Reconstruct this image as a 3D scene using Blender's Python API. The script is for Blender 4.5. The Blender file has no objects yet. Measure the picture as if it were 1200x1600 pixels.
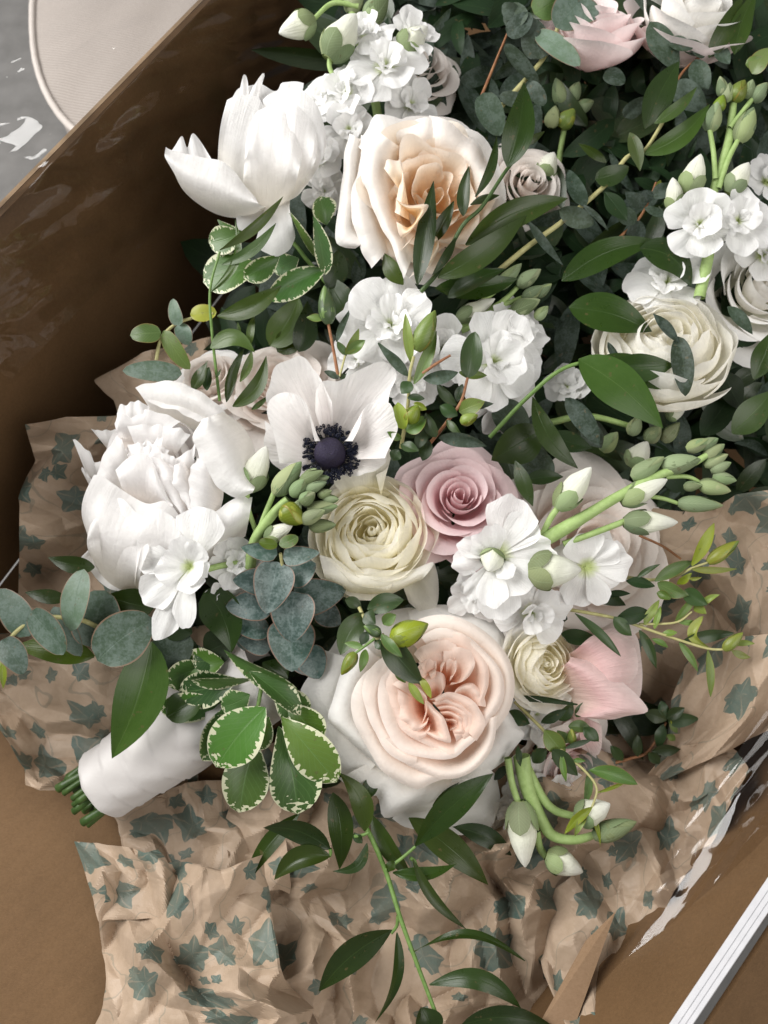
import bpy, math, random
import numpy as np
from mathutils import Vector

# ------------------------------------------------------------------ camera, world, light, exposure
scene = bpy.context.scene
COL = scene.collection
PITCH = math.radians(65)
F = 1203.0                       # focal length in photo pixels (1200 x 1600 frame)
D0 = 0.46                        # metres to the middle of the bouquet
PX = D0 / F                      # one photo pixel at that distance, in metres
FW = np.array([0, math.cos(PITCH), -math.sin(PITCH)])
UP = np.array([0, math.sin(PITCH), math.cos(PITCH)])
RT = np.array([1.0, 0, 0])
CAM = np.array([0, 0, 0.16]) - D0 * FW

cam_d = bpy.data.cameras.new('camera'); cam = bpy.data.objects.new('camera', cam_d); COL.objects.link(cam)
cam.location = CAM; cam.rotation_euler = (math.pi / 2 - PITCH, 0, 0)
cam_d.sensor_fit = 'HORIZONTAL'; cam_d.sensor_width = 36; cam_d.lens = 36 * F / 1200
cam_d.clip_start = 0.02; cam_d.clip_end = 50
cam_d.dof.use_dof = True; cam_d.dof.focus_distance = 0.445; cam_d.dof.aperture_fstop = 11
scene.camera = cam

world = bpy.data.worlds.new('World'); scene.world = world; world.use_nodes = True
bg = world.node_tree.nodes['Background']; bg.inputs[0].default_value = (1.0, 0.99, 0.98, 1); bg.inputs[1].default_value = 0.19

def area(name, loc, target, size, power, col, size_y=None):
    l = bpy.data.lights.new(name, 'AREA'); l.energy = power; l.color = col; l.size = size
    if size_y: l.shape = 'RECTANGLE'; l.size_y = size_y
    o = bpy.data.objects.new(name, l); COL.objects.link(o); o.location = loc
    o.rotation_euler = (Vector(target) - Vector(loc)).to_track_quat('-Z', 'Y').to_euler()
    return o
area('window_light', (-1.25, 0.45, 1.22), (0, 0, 0.1), 1.2, 54, (1.0, 0.985, 0.96), 1.5)
area('fill_light', (0.9, -0.75, 1.15), (-0.1, 0.1, 0.1), 1.2, 14, (1.0, 0.965, 0.92))  # added fill lamp at the front right, placed to lift the far wall

scene.view_settings.view_transform = 'Standard'; scene.view_settings.look = 'None'
scene.view_settings.exposure = 0.22; scene.view_settings.gamma = 1.0
scene.render.engine = 'CYCLES'
scene.cycles.use_denoising = True
scene.cycles.max_bounces = 16; scene.cycles.transparent_max_bounces = 24
scene.cycles.diffuse_bounces = 12; scene.cycles.glossy_bounces = 3; scene.cycles.transmission_bounces = 10
scene.cycles.caustics_reflective = False; scene.cycles.caustics_refractive = False

# ------------------------------------------------------------------ geometry helpers
RS = np.random.RandomState
def W(x, y, h=0):
    """photo position (x, y) at height h (in pixels, towards the viewer) -> world point"""
    x, y, h = np.broadcast_arrays(np.asarray(x, float), np.asarray(y, float), np.asarray(h, float))
    d = D0 - h * PX
    ray = FW + ((x - 600) / F)[..., None] * RT + ((800 - y) / F)[..., None] * UP
    return CAM + d[..., None] * ray
def Wp(P): P = np.asarray(P, float); return W(P[..., 0], P[..., 1], P[..., 2])
def Wz(x, y, z):
    """photo position (x, y) met by the horizontal plane at world height z"""
    ray = FW + (x - 600) / F * RT + (800 - y) / F * UP
    return CAM + (z - CAM[2]) / ray[2] * ray
def frame(x, y, h, axis=(0, 0, 1), spin=0, scale=1.0):
    """a local frame in pixels (x right, y up, z to the viewer), its z turned to axis"""
    o = W(x, y, h); s = (D0 - h * PX) / F * scale
    a = np.array(axis, float); a /= np.linalg.norm(a)
    q = Vector((0, 0, 1)).rotation_difference(Vector(a)).to_matrix()
    c, sn = math.cos(spin), math.sin(spin)
    R = np.array(q) @ np.array([[c, -sn, 0], [sn, c, 0], [0, 0, 1]])
    B = np.stack([RT, UP, -FW], 1) @ R * s
    return lambda V: o + V @ B.T
OR = {}                                             # world origin of every parent
def mesh_obj(name, V, faces, uvs, mat, parent, smooth=True):
    m = bpy.data.meshes.new(name)
    o0 = OR.get(parent.name, np.zeros(3)) if parent else np.zeros(3)
    Vf = np.asarray(V, float).reshape(-1, 3) - o0
    m.from_pydata(Vf.tolist(), [], faces)
    if smooth: m.polygons.foreach_set('use_smooth', np.ones(len(m.polygons), bool))
    if uvs is not None:
        li = np.empty(len(m.loops), np.int32); m.loops.foreach_get('vertex_index', li)
        ul = m.uv_layers.new(name='UVMap'); ul.data.foreach_set('uv', np.asarray(uvs, np.float32).reshape(-1, 2)[li].ravel())
    m.materials.append(mat)
    ob = bpy.data.objects.new(name, m); COL.objects.link(ob)
    if parent: ob.parent = parent
    OR[ob.name] = o0
    return ob
_FC = {}
def faces_of(nv, nu, wrap=False):
    k = (nv, nu, wrap)
    if k not in _FC:
        f = []
        for j in range(nv - 1):
            for i in range(nu if wrap else nu - 1):
                i2 = (i + 1) % nu
                f.append((j * nu + i, j * nu + i2, (j + 1) * nu + i2, (j + 1) * nu + i))
        _FC[k] = f
    return _FC[k]
def put(name, V, mat, parent=None, wrap=False, uv=None):
    nv, nu = V.shape[:2]
    if uv is None:
        uv = np.stack(np.broadcast_arrays(np.linspace(0, 1, nu)[None, :], np.linspace(0, 1, nv)[:, None]), -1)
    return mesh_obj(name, V, faces_of(nv, nu, wrap), uv, mat, parent)
def tag(o, label, cat, group=None, kind=None):
    o['label'] = label; o['category'] = cat
    if group: o['group'] = group
    if kind: o['kind'] = kind
    return o
def thing(name, label, cat, p, group=None):
    o = bpy.data.objects.new(name, None); COL.objects.link(o); o.empty_display_size = 0.01
    w = Wp(p) if len(p) == 3 else np.array(p[:3]); o.location = w; OR[o.name] = np.array(w)
    return tag(o, label, cat, group)
def sub(name, parent, w):
    o = bpy.data.objects.new(name, None); COL.objects.link(o); o.empty_display_size = 0.005
    o.parent = parent; o.location = np.array(w) - OR[parent.name]; OR[o.name] = np.array(w)
    return o
def structure(o, label=None):
    o['kind'] = 'structure'
    if label: o['label'] = label
    return o
def spline(P, n):
    P = np.asarray(P, float)
    if len(P) == 2: return P[0] + (P[1] - P[0]) * np.linspace(0, 1, n)[:, None]
    Q = np.vstack([2 * P[0] - P[1], P, 2 * P[-1] - P[-2]])
    L = np.r_[0, np.cumsum(np.linalg.norm(np.diff(P, axis=0), axis=1) ** 0.7)]
    t = np.linspace(0, L[-1], n); k = np.clip(np.searchsorted(L, t, 'right') - 1, 0, len(P) - 2)
    f = ((t - L[k]) / (L[k + 1] - L[k]))[:, None]
    a, b, c, d = Q[k], Q[k + 1], Q[k + 2], Q[k + 3]
    return 0.5 * ((2 * b) + (c - a) * f + (2 * a - 5 * b + 4 * c - d) * f ** 2 + (3 * b - a - 3 * c + d) * f ** 3)
def wav(u, v, seed, n=6, f0=1.0, f1=4.0):
    r = RS(seed); out = 0
    for _ in range(n):
        a = r.uniform(0, 6.28); f = r.uniform(f0, f1)
        out = out + np.sin(f * (u * math.cos(a) + v * math.sin(a)) + r.uniform(0, 6.28)) / n ** 0.5
    return out
def smooth(x): x = np.clip(x, 0, 1); return x * x * (3 - 2 * x)
class ZT:
    """turns positions read off an enlarged crop into photo positions"""
    def __init__(s, x, y, k): s.x, s.y, s.k = x, y, k
    def __call__(s, pts, h=0):
        return [((s.x + p[0] / s.k), (s.y + p[1] / s.k), p[2] if len(p) > 2 else h) for p in pts]
ID = ZT(0, 0, 1)

def tube(name, pts, r0, r1, mat, parent, n=None, seg=8, lump=0.0, seed=1):
    P = Wp(pts); n = n or max(6, 5 * len(pts)); C = spline(P, n)
    T = np.gradient(C, axis=0); T /= np.linalg.norm(T, axis=1)[:, None] + 1e-12
    A = np.cross(T, -FW); A /= np.linalg.norm(A, axis=1)[:, None] + 1e-9; B = np.cross(T, A)
    rr = np.linspace(r0, r1, n) * PX
    if lump: rr = rr * (1 + lump * wav(np.linspace(0, 9, n), 0, seed))
    th = np.linspace(0, 2 * math.pi, seg, endpoint=False)
    V = C[:, None] + rr[:, None, None] * (A[:, None] * np.cos(th)[None, :, None] + B[:, None] * np.sin(th)[None, :, None])
    return put(name, V, mat, parent, wrap=True)

# a petal that is a piece of a bellied cup around the flower's axis
def cup(rb, rm, rt, H, phi, span, z0=0, k=.22, p=3.0, curl=0, ruf=0, spiral=0, seed=1, nu=15, nv=12, crum=0, tipcurl=0, neck=.35):
    u = np.linspace(-1, 1, nu)[None, :]; v = np.linspace(0, 1, nv)[:, None]
    t = v * (1 - k * np.abs(u) ** p) * (1 + .03 * wav(u * 2, 0, seed + 9, 4, 1, 4))
    rm2 = rm + (rt - rm) * .4
    r = (1 - t) ** 3 * rb + 3 * (1 - t) ** 2 * t * rm + 3 * (1 - t) * t ** 2 * rm2 + t ** 3 * rt
    z = z0 + H * t
    wid = neck + (1 - neck) * smooth(t * 1.5)
    r = r + spiral * u * t + ruf * t ** 2 * wav(u * 3, t * .8, seed, 5, .6, 2.2)
    c = np.clip((t - .68) / .32, 0, 1); r = r + curl * c ** 2; z = z - abs(curl) * .55 * c ** 3
    if tipcurl:
        tc = c ** 2 * np.clip(1 - np.abs(u) * 1.4, 0, 1); r = r + tipcurl * tc; z = z - tipcurl * .4 * tc
    z = z + ruf * .5 * t ** 2 * wav(u * 4, t, seed + 3, 5, .8, 2.5)
    if crum:
        r = r + crum * t * wav(u * 5, t * 5, seed + 5, 8, .8, 3.2); z = z + crum * t * .6 * wav(u * 5, t * 5, seed + 6, 8, .8, 3.2)
    th = phi + u * span / 2 * wid
    return np.stack(np.broadcast_arrays(r * np.cos(th), r * np.sin(th), z), -1)
# a petal on a claw, bending out from the flower's middle
def blade(L, wd, phi, el0, bend, cupx=.2, ruf=0, seed=1, w0=.18, k=.22, p=2.6, nu=11, nv=12, r0=0, z0=0, crum=0):
    u = np.linspace(-1, 1, nu)[None, :]; v = np.linspace(0, 1, nv)[:, None]
    t = v * (1 - k * np.abs(u) ** p) * (1 + .04 * wav(u * 2, 0, seed + 9, 4, 1, 4))
    w = wd / 2 * (w0 + (1 - w0) * smooth(t * 1.35)) * (1 - .18 * np.clip(t - .75, 0, 1) * 4)
    a = el0 + bend * t
    tt = np.linspace(0, 1.1, 60); aa = el0 + bend * tt
    cx = np.r_[0, np.cumsum(np.cos(aa[:-1])) * (tt[1] - tt[0])] * L; cz = np.r_[0, np.cumsum(np.sin(aa[:-1])) * (tt[1] - tt[0])] * L
    x = np.interp(t, tt, cx); z = np.interp(t, tt, cz)
    off = cupx * w * u ** 2 + ruf * t * wav(u * 3, t * 2.5, seed, 6, .7, 2.6) + crum * wav(u * 6, t * 6, seed + 4, 8, 1, 3)
    x = r0 + x - np.sin(a) * off; z = z0 + z + np.cos(a) * off; y = u * w + 0 * t
    c, s = math.cos(phi), math.sin(phi)
    return np.stack([x * c - y * s, x * s + y * c, z], -1)
# a petal drawn between its rim and the curve it grows from
def loft(rim, base, bulge=(0, 0, 0), seed=1, crum=2.0, roll=0, nu=30, nv=16, rough=1.8):
    A = spline(base, nu); B = spline(rim, nu)
    v = np.linspace(0, 1, nv)[:, None, None]; u = np.linspace(-1, 1, nu)[None, :]
    P = A[None] * (1 - v) + B[None] * v
    P = P + np.sin(np.pi * v ** 1.1) * np.array(bulge)[None, None]
    w = wav(u * 4, v[..., 0] * 3, seed, 7, .6, 2.4) * crum
    P[..., 2] += w * (0.3 + v[..., 0]) + crum * .22 * wav(u * 16, v[..., 0] * 3.5, seed + 21, 7, .6, 1.5) * (.25 + .75 * v[..., 0])
    e = wav(u * 9, 0 * u, seed + 2, 6, .6, 2.0) * rough * v[..., 0] ** 3
    d = B - A; d /= np.linalg.norm(d, axis=1)[:, None] + 1e-6
    P += e[..., None] * d[None]
    if roll:
        c = np.clip((v - .78) / .22, 0, 1) ** 2
        P[..., 2] -= roll * c[..., 0]
    return Wp(P)
# a leaf along a line from its stalk to its tip
def leaf(b, t, wd, bow=0, arch=0, roll=0, fold=.18, a=.85, pw=.9, wave=0, seed=1, nu=9, nv=16, twist=0, tipw=0):
    b = np.array(b, float); t = np.array(t, float)
    v = np.linspace(0, 1, nv); d = t - b; L = np.linalg.norm(d[:2]) + 1e-6
    n = np.array([-d[1], d[0], 0]) / L
    C = b + d * v[:, None] + n * (bow * np.sin(np.pi * v))[:, None] + np.array([0, 0, 1.0]) * (arch * np.sin(np.pi * v))[:, None]
    T = np.gradient(C, axis=0); T /= np.linalg.norm(T, axis=1)[:, None]
    N0 = np.stack([-T[:, 1], T[:, 0], 0 * v], 1); N0 /= np.linalg.norm(N0, axis=1)[:, None] + 1e-9
    Z0 = np.cross(T, N0); Z0 *= np.sign(Z0[:, 2:3] + 1e-9)
    ro = np.radians(roll + twist * (v - .5))[:, None]
    Nn = N0 * np.cos(ro) + Z0 * np.sin(ro); Zn = -N0 * np.sin(ro) + Z0 * np.cos(ro)
    w = wd / 2 * np.maximum(np.sin(np.pi * np.clip(v, 0, 1) ** a), 0) ** pw; w[0] = max(w[0], 1.0); w[-1] = .3
    u = np.linspace(-1, 1, nu)
    P = C[:, None] + Nn[:, None] * (w[:, None] * u[None])[..., None]
    off = w[:, None] * fold * (np.abs(u)[None] ** 1.4) + (wave * wav(u[None] * 1.5, v[:, None] * 7, seed, 5, .6, 1.6) * np.abs(u)[None] if wave else 0)
    return Wp(P + Zn[:, None] * off[..., None])
def bud_mesh(b, t, wd, seed=1, lobes=4, nv=14, nu=20, tip=.35, a=.75):
    """a closed bud: a ribbed, bellied spindle from its stalk to its tip"""
    B, Tp = Wp(b), Wp(t); ax = Tp - B; L = np.linalg.norm(ax); ax /= L
    X = np.cross(ax, -FW); X /= np.linalg.norm(X) + 1e-9; Y = np.cross(X, ax)
    v = np.linspace(0, 1, nv)[:, None]; th = np.linspace(0, 2 * math.pi, nu, endpoint=False)[None]
    r = wd / 2 * PX * (np.sin(np.pi * v ** a) ** .6 * (1 - .25 * v) + .0) * (1 + .10 * np.abs(np.cos(lobes / 2 * th + seed)) - .05) * (1 + .05 * wav(th, v * 6, seed))
    r[0] = wd * .12 * PX; r[-1] = wd * .03 * PX
    return B + (ax * L) * v[..., None] + X * (r * np.cos(th))[..., None] + Y * (r * np.sin(th))[..., None]
def tri(U, V, cell, seed):
    """straight-creased relief: random heights over a tilted lattice of triangles, in -1..1"""
    r = RS(seed); a = r.uniform(0, 6.28); tab = r.uniform(-1, 1, (61, 61))
    x = (U * math.cos(a) - V * math.sin(a)) / cell; y = (U * math.sin(a) + V * math.cos(a)) / cell
    x = x + .5 * y + 200.3; y = y * 1.1 + 200.7
    i = np.floor(x).astype(int); k = np.floor(y).astype(int); fx, fy = x - i, y - k
    g = lambda p, q: tab[p % 61, q % 61]
    h00, h10, h01, h11 = g(i, k), g(i + 1, k), g(i, k + 1), g(i + 1, k + 1)
    return np.where(fx + fy < 1, h00 + (h10 - h00) * fx + (h01 - h00) * fy, h11 + (h01 - h11) * (1 - fx) + (h10 - h11) * (1 - fy))
def crumple(U, V, seed, size=120, oct=((1, .55), (.50, .22), (.24, .022))):
    """crushed-paper relief in pixels: creased facets at three sizes, bent lattice"""
    wu = size * .30 * tri(U, V, size * 1.3, seed + 101); wv_ = size * .30 * tri(U, V, size * 1.3, seed + 102)
    return sum(size * a * tri(U + wu, V + wv_, size * c, seed + n * 7) for n, (c, a) in enumerate(oct))

# ------------------------------------------------------------------ materials
class NT:
    def __init__(s, name):
        s.m = bpy.data.materials.new(name); s.m.use_nodes = True; s.t = s.m.node_tree; s.t.nodes.clear()
        s.out = s.t.nodes.new('ShaderNodeOutputMaterial')
    def n(s, typ, ins=None, **kw):
        nd = s.t.nodes.new('ShaderNode' + typ)
        for k, v in kw.items(): setattr(nd, k, v)
        for k, v in (ins or {}).items():
            if isinstance(v, bpy.types.NodeSocket): s.t.links.new(v, nd.inputs[k])
            else: nd.inputs[k].default_value = v
        return nd
    def math(s, op, a, b=0.0, c=0.0, clamp=False):
        return s.n('Math', {0: a, 1: b, 2: c}, operation=op, use_clamp=clamp).outputs[0]
    def mix(s, f, a, b, blend='MIX'):
        nd = s.n('Mix', {0: f, 6: a, 7: b}, data_type='RGBA', blend_type=blend); return nd.outputs[2]
    def ramp(s, f, stops):
        nd = s.n('ValToRGB', {0: f}); e = nd.color_ramp.elements
        while len(e) < len(stops): e.new(0.5)
        for i, (p, c) in enumerate(stops): e[i].position = p; e[i].color = (*c, 1) if len(c) == 3 else c
        return nd.outputs[0]
    def end(s, sh): s.t.links.new(sh, s.out.inputs[0]); return s.m
def c4(c): return (*c, 1)
def uvxy(T):
    uv = T.n('UVMap').outputs[0]; sp = T.n('SeparateXYZ', {0: uv}); return uv, sp.outputs[0], sp.outputs[1]
def petal_mat(name, base, mid, tip, vein=.5, trans=.30, rough=.62, p1=.12, p2=.5, edge=None, pale=0):
    trans += .08
    if pale: base, mid, tip = [tuple(min(.96, q ** pale) for q in c) for c in (base, mid, tip)]
    T = NT(name); uv, u, v = uvxy(T)
    col = T.ramp(v, [(0.0, base), (p1, base), (p2, mid), (1.0, tip)])
    if edge: col = T.mix(T.math('POWER', v, 12.0), col, c4(edge))
    mp = T.n('Mapping', {0: uv, 3: (34, 2.2, 1)}); oi = T.n('ObjectInfo')
    ad = T.n('VectorMath', {0: mp.outputs[0], 1: oi.outputs['Random']}, operation='ADD')
    nz = T.n('TexNoise', {'Vector': ad.outputs[0], 'Scale': 1.0, 'Detail': 3.0, 'Roughness': .6}).outputs[0]
    tc = T.n('TexCoord').outputs['Object']
    n2 = T.n('TexNoise', {'Vector': tc, 'Scale': 200.0, 'Detail': 4.0, 'Distortion': .6}).outputs[0]
    n3 = T.n('TexNoise', {'Vector': tc, 'Scale': 900.0, 'Detail': 2.0}).outputs[0]
    dk = T.math('MULTIPLY_ADD', nz, .16 * vein, 1 - .08 * vein)
    dk = T.math('MULTIPLY', dk, T.math('MULTIPLY_ADD', n2, .10, .95))
    dk = T.math('MULTIPLY', dk, T.math('MULTIPLY_ADD', oi.outputs['Random'], .05, .96))
    col = T.mix(1.0, col, T.n('CombineXYZ', {0: dk, 1: dk, 2: dk}).outputs[0], 'MULTIPLY')
    hh = T.math('ADD', T.math('MULTIPLY', nz, vein), T.math('ADD', T.math('MULTIPLY', n2, .75), T.math('MULTIPLY', n3, .12)))
    bp = T.n('Bump', {'Height': hh, 'Strength': .55, 'Distance': .0011}).outputs[0]
    pr = T.n('BsdfPrincipled', {'Base Color': col, 'Roughness': rough, 'Specular IOR Level': .28, 'Normal': bp})
    tr = T.n('BsdfTranslucent', {0: col, 'Normal': bp})
    return T.end(T.n('MixShader', {0: trans, 1: pr.outputs[0], 2: tr.outputs[0]}).outputs[0])
def leaf_mat(name, c1, c2, rib, rough=.35, par=10, trans=.16, under=None, margin=None, mottle=.35, edge=None, spec=.5, bloom=0):
    T = NT(name); uv, u, v = uvxy(T); oi = T.n('ObjectInfo'); rnd = oi.outputs['Random']
    tc = T.n('TexCoord').outputs['Object']
    n1 = T.n('TexNoise', {'Vector': tc, 'Scale': 130.0, 'Detail': 5.0, 'Roughness': .65}).outputs[0]
    n2 = T.n('TexNoise', {'Vector': tc, 'Scale': 700.0, 'Detail': 3.0}).outputs[0]
    f = T.math('ADD', T.math('MULTIPLY', T.math('SUBTRACT', n1, .5), mottle * 2), rnd, clamp=True)
    col = T.mix(f, c4(c1), c4(c2))
    hs = T.n('HueSaturation', {'Hue': T.math('MULTIPLY_ADD', T.math('FRACT', T.math('MULTIPLY', rnd, 7.31)), -.05, .512), 'Saturation': T.math('MULTIPLY_ADD', T.math('FRACT', T.math('MULTIPLY', rnd, 3.77)), .3, .9), 'Value': T.math('MULTIPLY_ADD', T.math('FRACT', T.math('MULTIPLY', rnd, 5.13)), .5, .58), 'Color': col}); col = hs.outputs[0]
    spot = T.math('MULTIPLY', T.math('GREATER_THAN', T.n('TexNoise', {'Vector': tc, 'Scale': 240.0, 'Detail': 2.0}).outputs[0], .70), .5)
    col = T.mix(spot, col, (.10, .07, .03, 1))
    du = T.math('ABSOLUTE', T.math('SUBTRACT', u, .5))
    ribm = T.math('MULTIPLY', T.math('SUBTRACT', 1.0, T.math('DIVIDE', du, .022), clamp=True), .5)
    wv = T.math('SINE', T.math('MULTIPLY', u, par * 6.283))
    mp = T.n('Mapping', {0: uv, 3: (26, 1.6, 1)})
    st = T.n('TexNoise', {'Vector': mp.outputs[0], 'Scale': 1.0, 'Detail': 2.0}).outputs[0]
    col = T.mix(T.math('MULTIPLY', st, .35), col, T.mix(.5, col, c4(rib)))
    col = T.mix(ribm, col, c4(rib))
    if par < 10:
        sv = T.math('SINE', T.math('MULTIPLY', T.math('SUBTRACT', T.math('MULTIPLY', v, 9.0), T.math('MULTIPLY', du, 7.0)), 6.283))
        col = T.mix(T.math('MULTIPLY', T.math('MULTIPLY', T.math('SUBTRACT', sv, .86), 7.0, clamp=True), .30), col, c4(rib))
    if bloom:
        bl = T.math('MULTIPLY', T.math('MULTIPLY', T.math('SUBTRACT', T.math('ADD', n1, T.math('MULTIPLY', n2, .5)), .66), 5.0, clamp=True), bloom)
        col = T.mix(bl, col, (.30, .37, .36, 1))
    if margin:
        ed = T.math('MAXIMUM', T.math('MULTIPLY', du, 2.0), T.math('SUBTRACT', T.math('MULTIPLY', v, 1.0), .06))
        mq = T.n('Mapping', {0: uv, 3: (5, 22, 1)})
        sp = T.n('TexNoise', {'Vector': T.n('VectorMath', {0: mq.outputs[0], 1: rnd}, operation='ADD').outputs[0], 'Scale': 1.0, 'Detail': 1.0, 'Roughness': .5}).outputs[0]
        mm = T.math('GREATER_THAN', T.math('ADD', ed, T.math('MULTIPLY', T.math('SUBTRACT', sp, .5), .80)), margin[1])
        col = T.mix(mm, col, c4(margin[0]))
    if edge:
        em = T.math('GREATER_THAN', T.math('MULTIPLY', du, 2.0), .94); col = T.mix(T.math('MULTIPLY', em, .8), col, c4(edge))
    if under:
        col = T.mix(T.n('NewGeometry').outputs['Backfacing'], col, T.mix(.55, col, c4(under)))
    hh = T.math('ADD', T.math('MULTIPLY', wv, .03), T.math('ADD', T.math('MULTIPLY', st, .5), T.math('MULTIPLY', n1, .7)))
    hh = T.math('SUBTRACT', hh, ribm)
    bp = T.n('Bump', {'Height': hh, 'Strength': .35, 'Distance': .0006}).outputs[0]
    rg = T.math('MULTIPLY_ADD', n1, .25, rough - .12)
    pr = T.n('BsdfPrincipled', {'Base Color': col, 'Roughness': rg, 'Specular IOR Level': spec, 'Normal': bp})
    tr = T.n('BsdfTranslucent', {0: T.mix(.5, col, (.20, .30, .03, 1)), 'Normal': bp})
    return T.end(T.n('MixShader', {0: trans, 1: pr.outputs[0], 2: tr.outputs[0]}).outputs[0])
def simple_mat(name, c1, c2, scale=200, rough=.5, bump=.3, dist=.0005, spec=.4, stretch=(1, 1, 1), trans=0):
    T = NT(name); tc = T.n('TexCoord').outputs['Object']
    mp = T.n('Mapping', {0: tc, 3: stretch})
    n1 = T.n('TexNoise', {'Vector': mp.outputs[0], 'Scale': scale, 'Detail': 6.0, 'Roughness': .65}).outputs[0]
    col = T.ramp(n1, [(.3, c1), (.7, c2)])
    bp = T.n('Bump', {'Height': n1, 'Strength': bump, 'Distance': dist}).outputs[0]
    pr = T.n('BsdfPrincipled', {'Base Color': col, 'Roughness': rough, 'Specular IOR Level': spec, 'Normal': bp}).outputs[0]
    if trans:
        pr = T.n('MixShader', {0: trans, 1: pr, 2: T.n('BsdfTranslucent', {0: col}).outputs[0]}).outputs[0]
    return T.end(pr)

M = {}
M['peony'] = petal_mat('white peony petal', (.82, .76, .66), (.88, .855, .835), (.90, .885, .875), .55, .40, pale=0.5)
M['peony_in'] = petal_mat('white peony inner petal', (.84, .74, .66), (.88, .85, .84), (.90, .885, .88), .6, .42, pale=0.5)
M['blush'] = petal_mat('blush garden rose petal', (.86, .57, .38), (.88, .70, .58), (.89, .80, .73), .35, .30, pale=0.75)
M['blush_in'] = petal_mat('blush rose heart petal', (.82, .44, .27), (.87, .58, .44), (.89, .73, .63), .35, .32, pale=0.7)
M['ivory'] = petal_mat('ivory rose guard petal', (.74, .74, .52), (.85, .815, .74), (.87, .85, .82), .35, .28, pale=0.55)
M['peach'] = petal_mat('peach rose petal', (.88, .54, .22), (.89, .69, .46), (.90, .80, .69), .4, .32, pale=0.75)
M['peach_out'] = petal_mat('peach rose outer petal', (.85, .72, .55), (.87, .80, .72), (.88, .85, .82), .4, .3, pale=0.65)
M['pink'] = petal_mat('dusty pink rose petal', (.74, .46, .47), (.78, .53, .55), (.84, .66, .67), .3, .26, pale=0.9)
M['pale_pink'] = petal_mat('pale pink rose petal', (.84, .62, .60), (.85, .66, .65), (.87, .75, .74), .3, .3, pale=0.75)
M['quick'] = petal_mat('beige blush rose petal', (.78, .63, .54), (.80, .68, .60), (.84, .745, .68), .4, .30, pale=0.55)
M['cream'] = petal_mat('cream ranunculus petal', (.95, .90, .64), (.96, .93, .79), (.965, .945, .87), .6, .50)
M['creamw'] = petal_mat('white ranunculus petal', (.92, .89, .68), (.94, .92, .83), (.95, .935, .89), .6, .46)
M['anemone'] = petal_mat('white anemone petal', (.80, .72, .68), (.83, .775, .75), (.86, .835, .815), 1.3, .3, pale=0.6)
M['stock'] = petal_mat('white stock petal', (.50, .62, .16), (.86, .86, .83), (.88, .875, .87), .9, .28, p1=.10, p2=.34, pale=0.6)
M['budwhite'] = petal_mat('white stock bud', (.42, .50, .22), (.80, .82, .66), (.86, .86, .80), 1.2, .2, p1=.06, p2=.32)
M['tulip'] = petal_mat('pink tulip petal', (.82, .70, .58), (.78, .53, .52), (.83, .67, .65), 1.6, .28, p1=.05, p2=.5, edge=(.86, .74, .72))
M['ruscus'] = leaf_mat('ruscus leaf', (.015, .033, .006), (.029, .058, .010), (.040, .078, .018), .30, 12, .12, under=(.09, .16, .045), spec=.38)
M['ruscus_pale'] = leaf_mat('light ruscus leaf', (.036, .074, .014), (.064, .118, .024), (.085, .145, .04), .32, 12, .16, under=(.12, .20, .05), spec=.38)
M['dark'] = leaf_mat('shaded foliage leaf', (.009, .022, .008), (.018, .040, .014), (.03, .06, .02), .5, 8, .10, spec=.25)  # shade between the flowers put into a darker leaf colour
M['euc'] = leaf_mat('silver dollar eucalyptus leaf', (.070, .120, .085), (.125, .185, .135), (.11, .165, .12), .50, 2, .12, under=(.18, .26, .16), edge=(.24, .15, .10), bloom=.22, mottle=.5)
M['eucblue'] = leaf_mat('blue eucalyptus leaf', (.045, .085, .075), (.085, .135, .120), (.075, .12, .11), .42, 2, .08, edge=(.22, .12, .08), bloom=.32, mottle=.5)
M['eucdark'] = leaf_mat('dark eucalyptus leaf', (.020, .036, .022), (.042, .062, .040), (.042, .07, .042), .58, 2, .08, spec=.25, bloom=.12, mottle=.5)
M['varieg'] = leaf_mat('cream edged leaf', (.035, .105, .018), (.075, .165, .035), (.12, .22, .07), .36, 6, .14, under=(.14, .22, .09), margin=((.60, .61, .42), .89))
M['myrtle'] = leaf_mat('small green sprig leaf', (.07, .14, .03), (.13, .22, .05), (.20, .30, .10), .38, 3, .18, under=(.20, .30, .10), edge=(.22, .16, .05))
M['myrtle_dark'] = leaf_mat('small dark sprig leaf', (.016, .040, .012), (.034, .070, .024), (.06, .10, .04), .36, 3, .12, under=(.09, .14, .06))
M['lime'] = leaf_mat('lime shoot leaf', (.15, .24, .03), (.28, .35, .06), (.34, .42, .12), .38, 3, .25, edge=(.30, .22, .04))
M['sepal'] = leaf_mat('downy sepal', (.17, .24, .12), (.30, .37, .20), (.34, .42, .25), .65, 6, .14, spec=.2, mottle=.3)
M['stem'] = simple_mat('green stem', (.085, .165, .032), (.15, .25, .065), 260, .5, .25, stretch=(1, 1, 1))
M['stempale'] = simple_mat('pale downy stem', (.24, .35, .11), (.34, .46, .18), 260, .6, .25)
M['stemdark'] = simple_mat('dark green stem', (.024, .055, .010), (.058, .105, .024), 200, .42, .3)
M['stemred'] = simple_mat('reddish twig', (.20, .07, .03), (.32, .16, .07), 260, .5, .3)
M['stemtan'] = simple_mat('tan twig', (.32, .30, .12), (.44, .42, .20), 260, .5, .3)
M['eye'] = simple_mat('anemone eye', (.005, .004, .012), (.030, .020, .060), 1100, .6, 1.0, .0012, .4)
M['stamen'] = simple_mat('anemone stamen', (.006, .007, .018), (.02, .025, .05), 900, .6, .5)
M['filament'] = simple_mat('anemone filament', (.05, .06, .06), (.20, .20, .17), 900, .6, .3)
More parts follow.
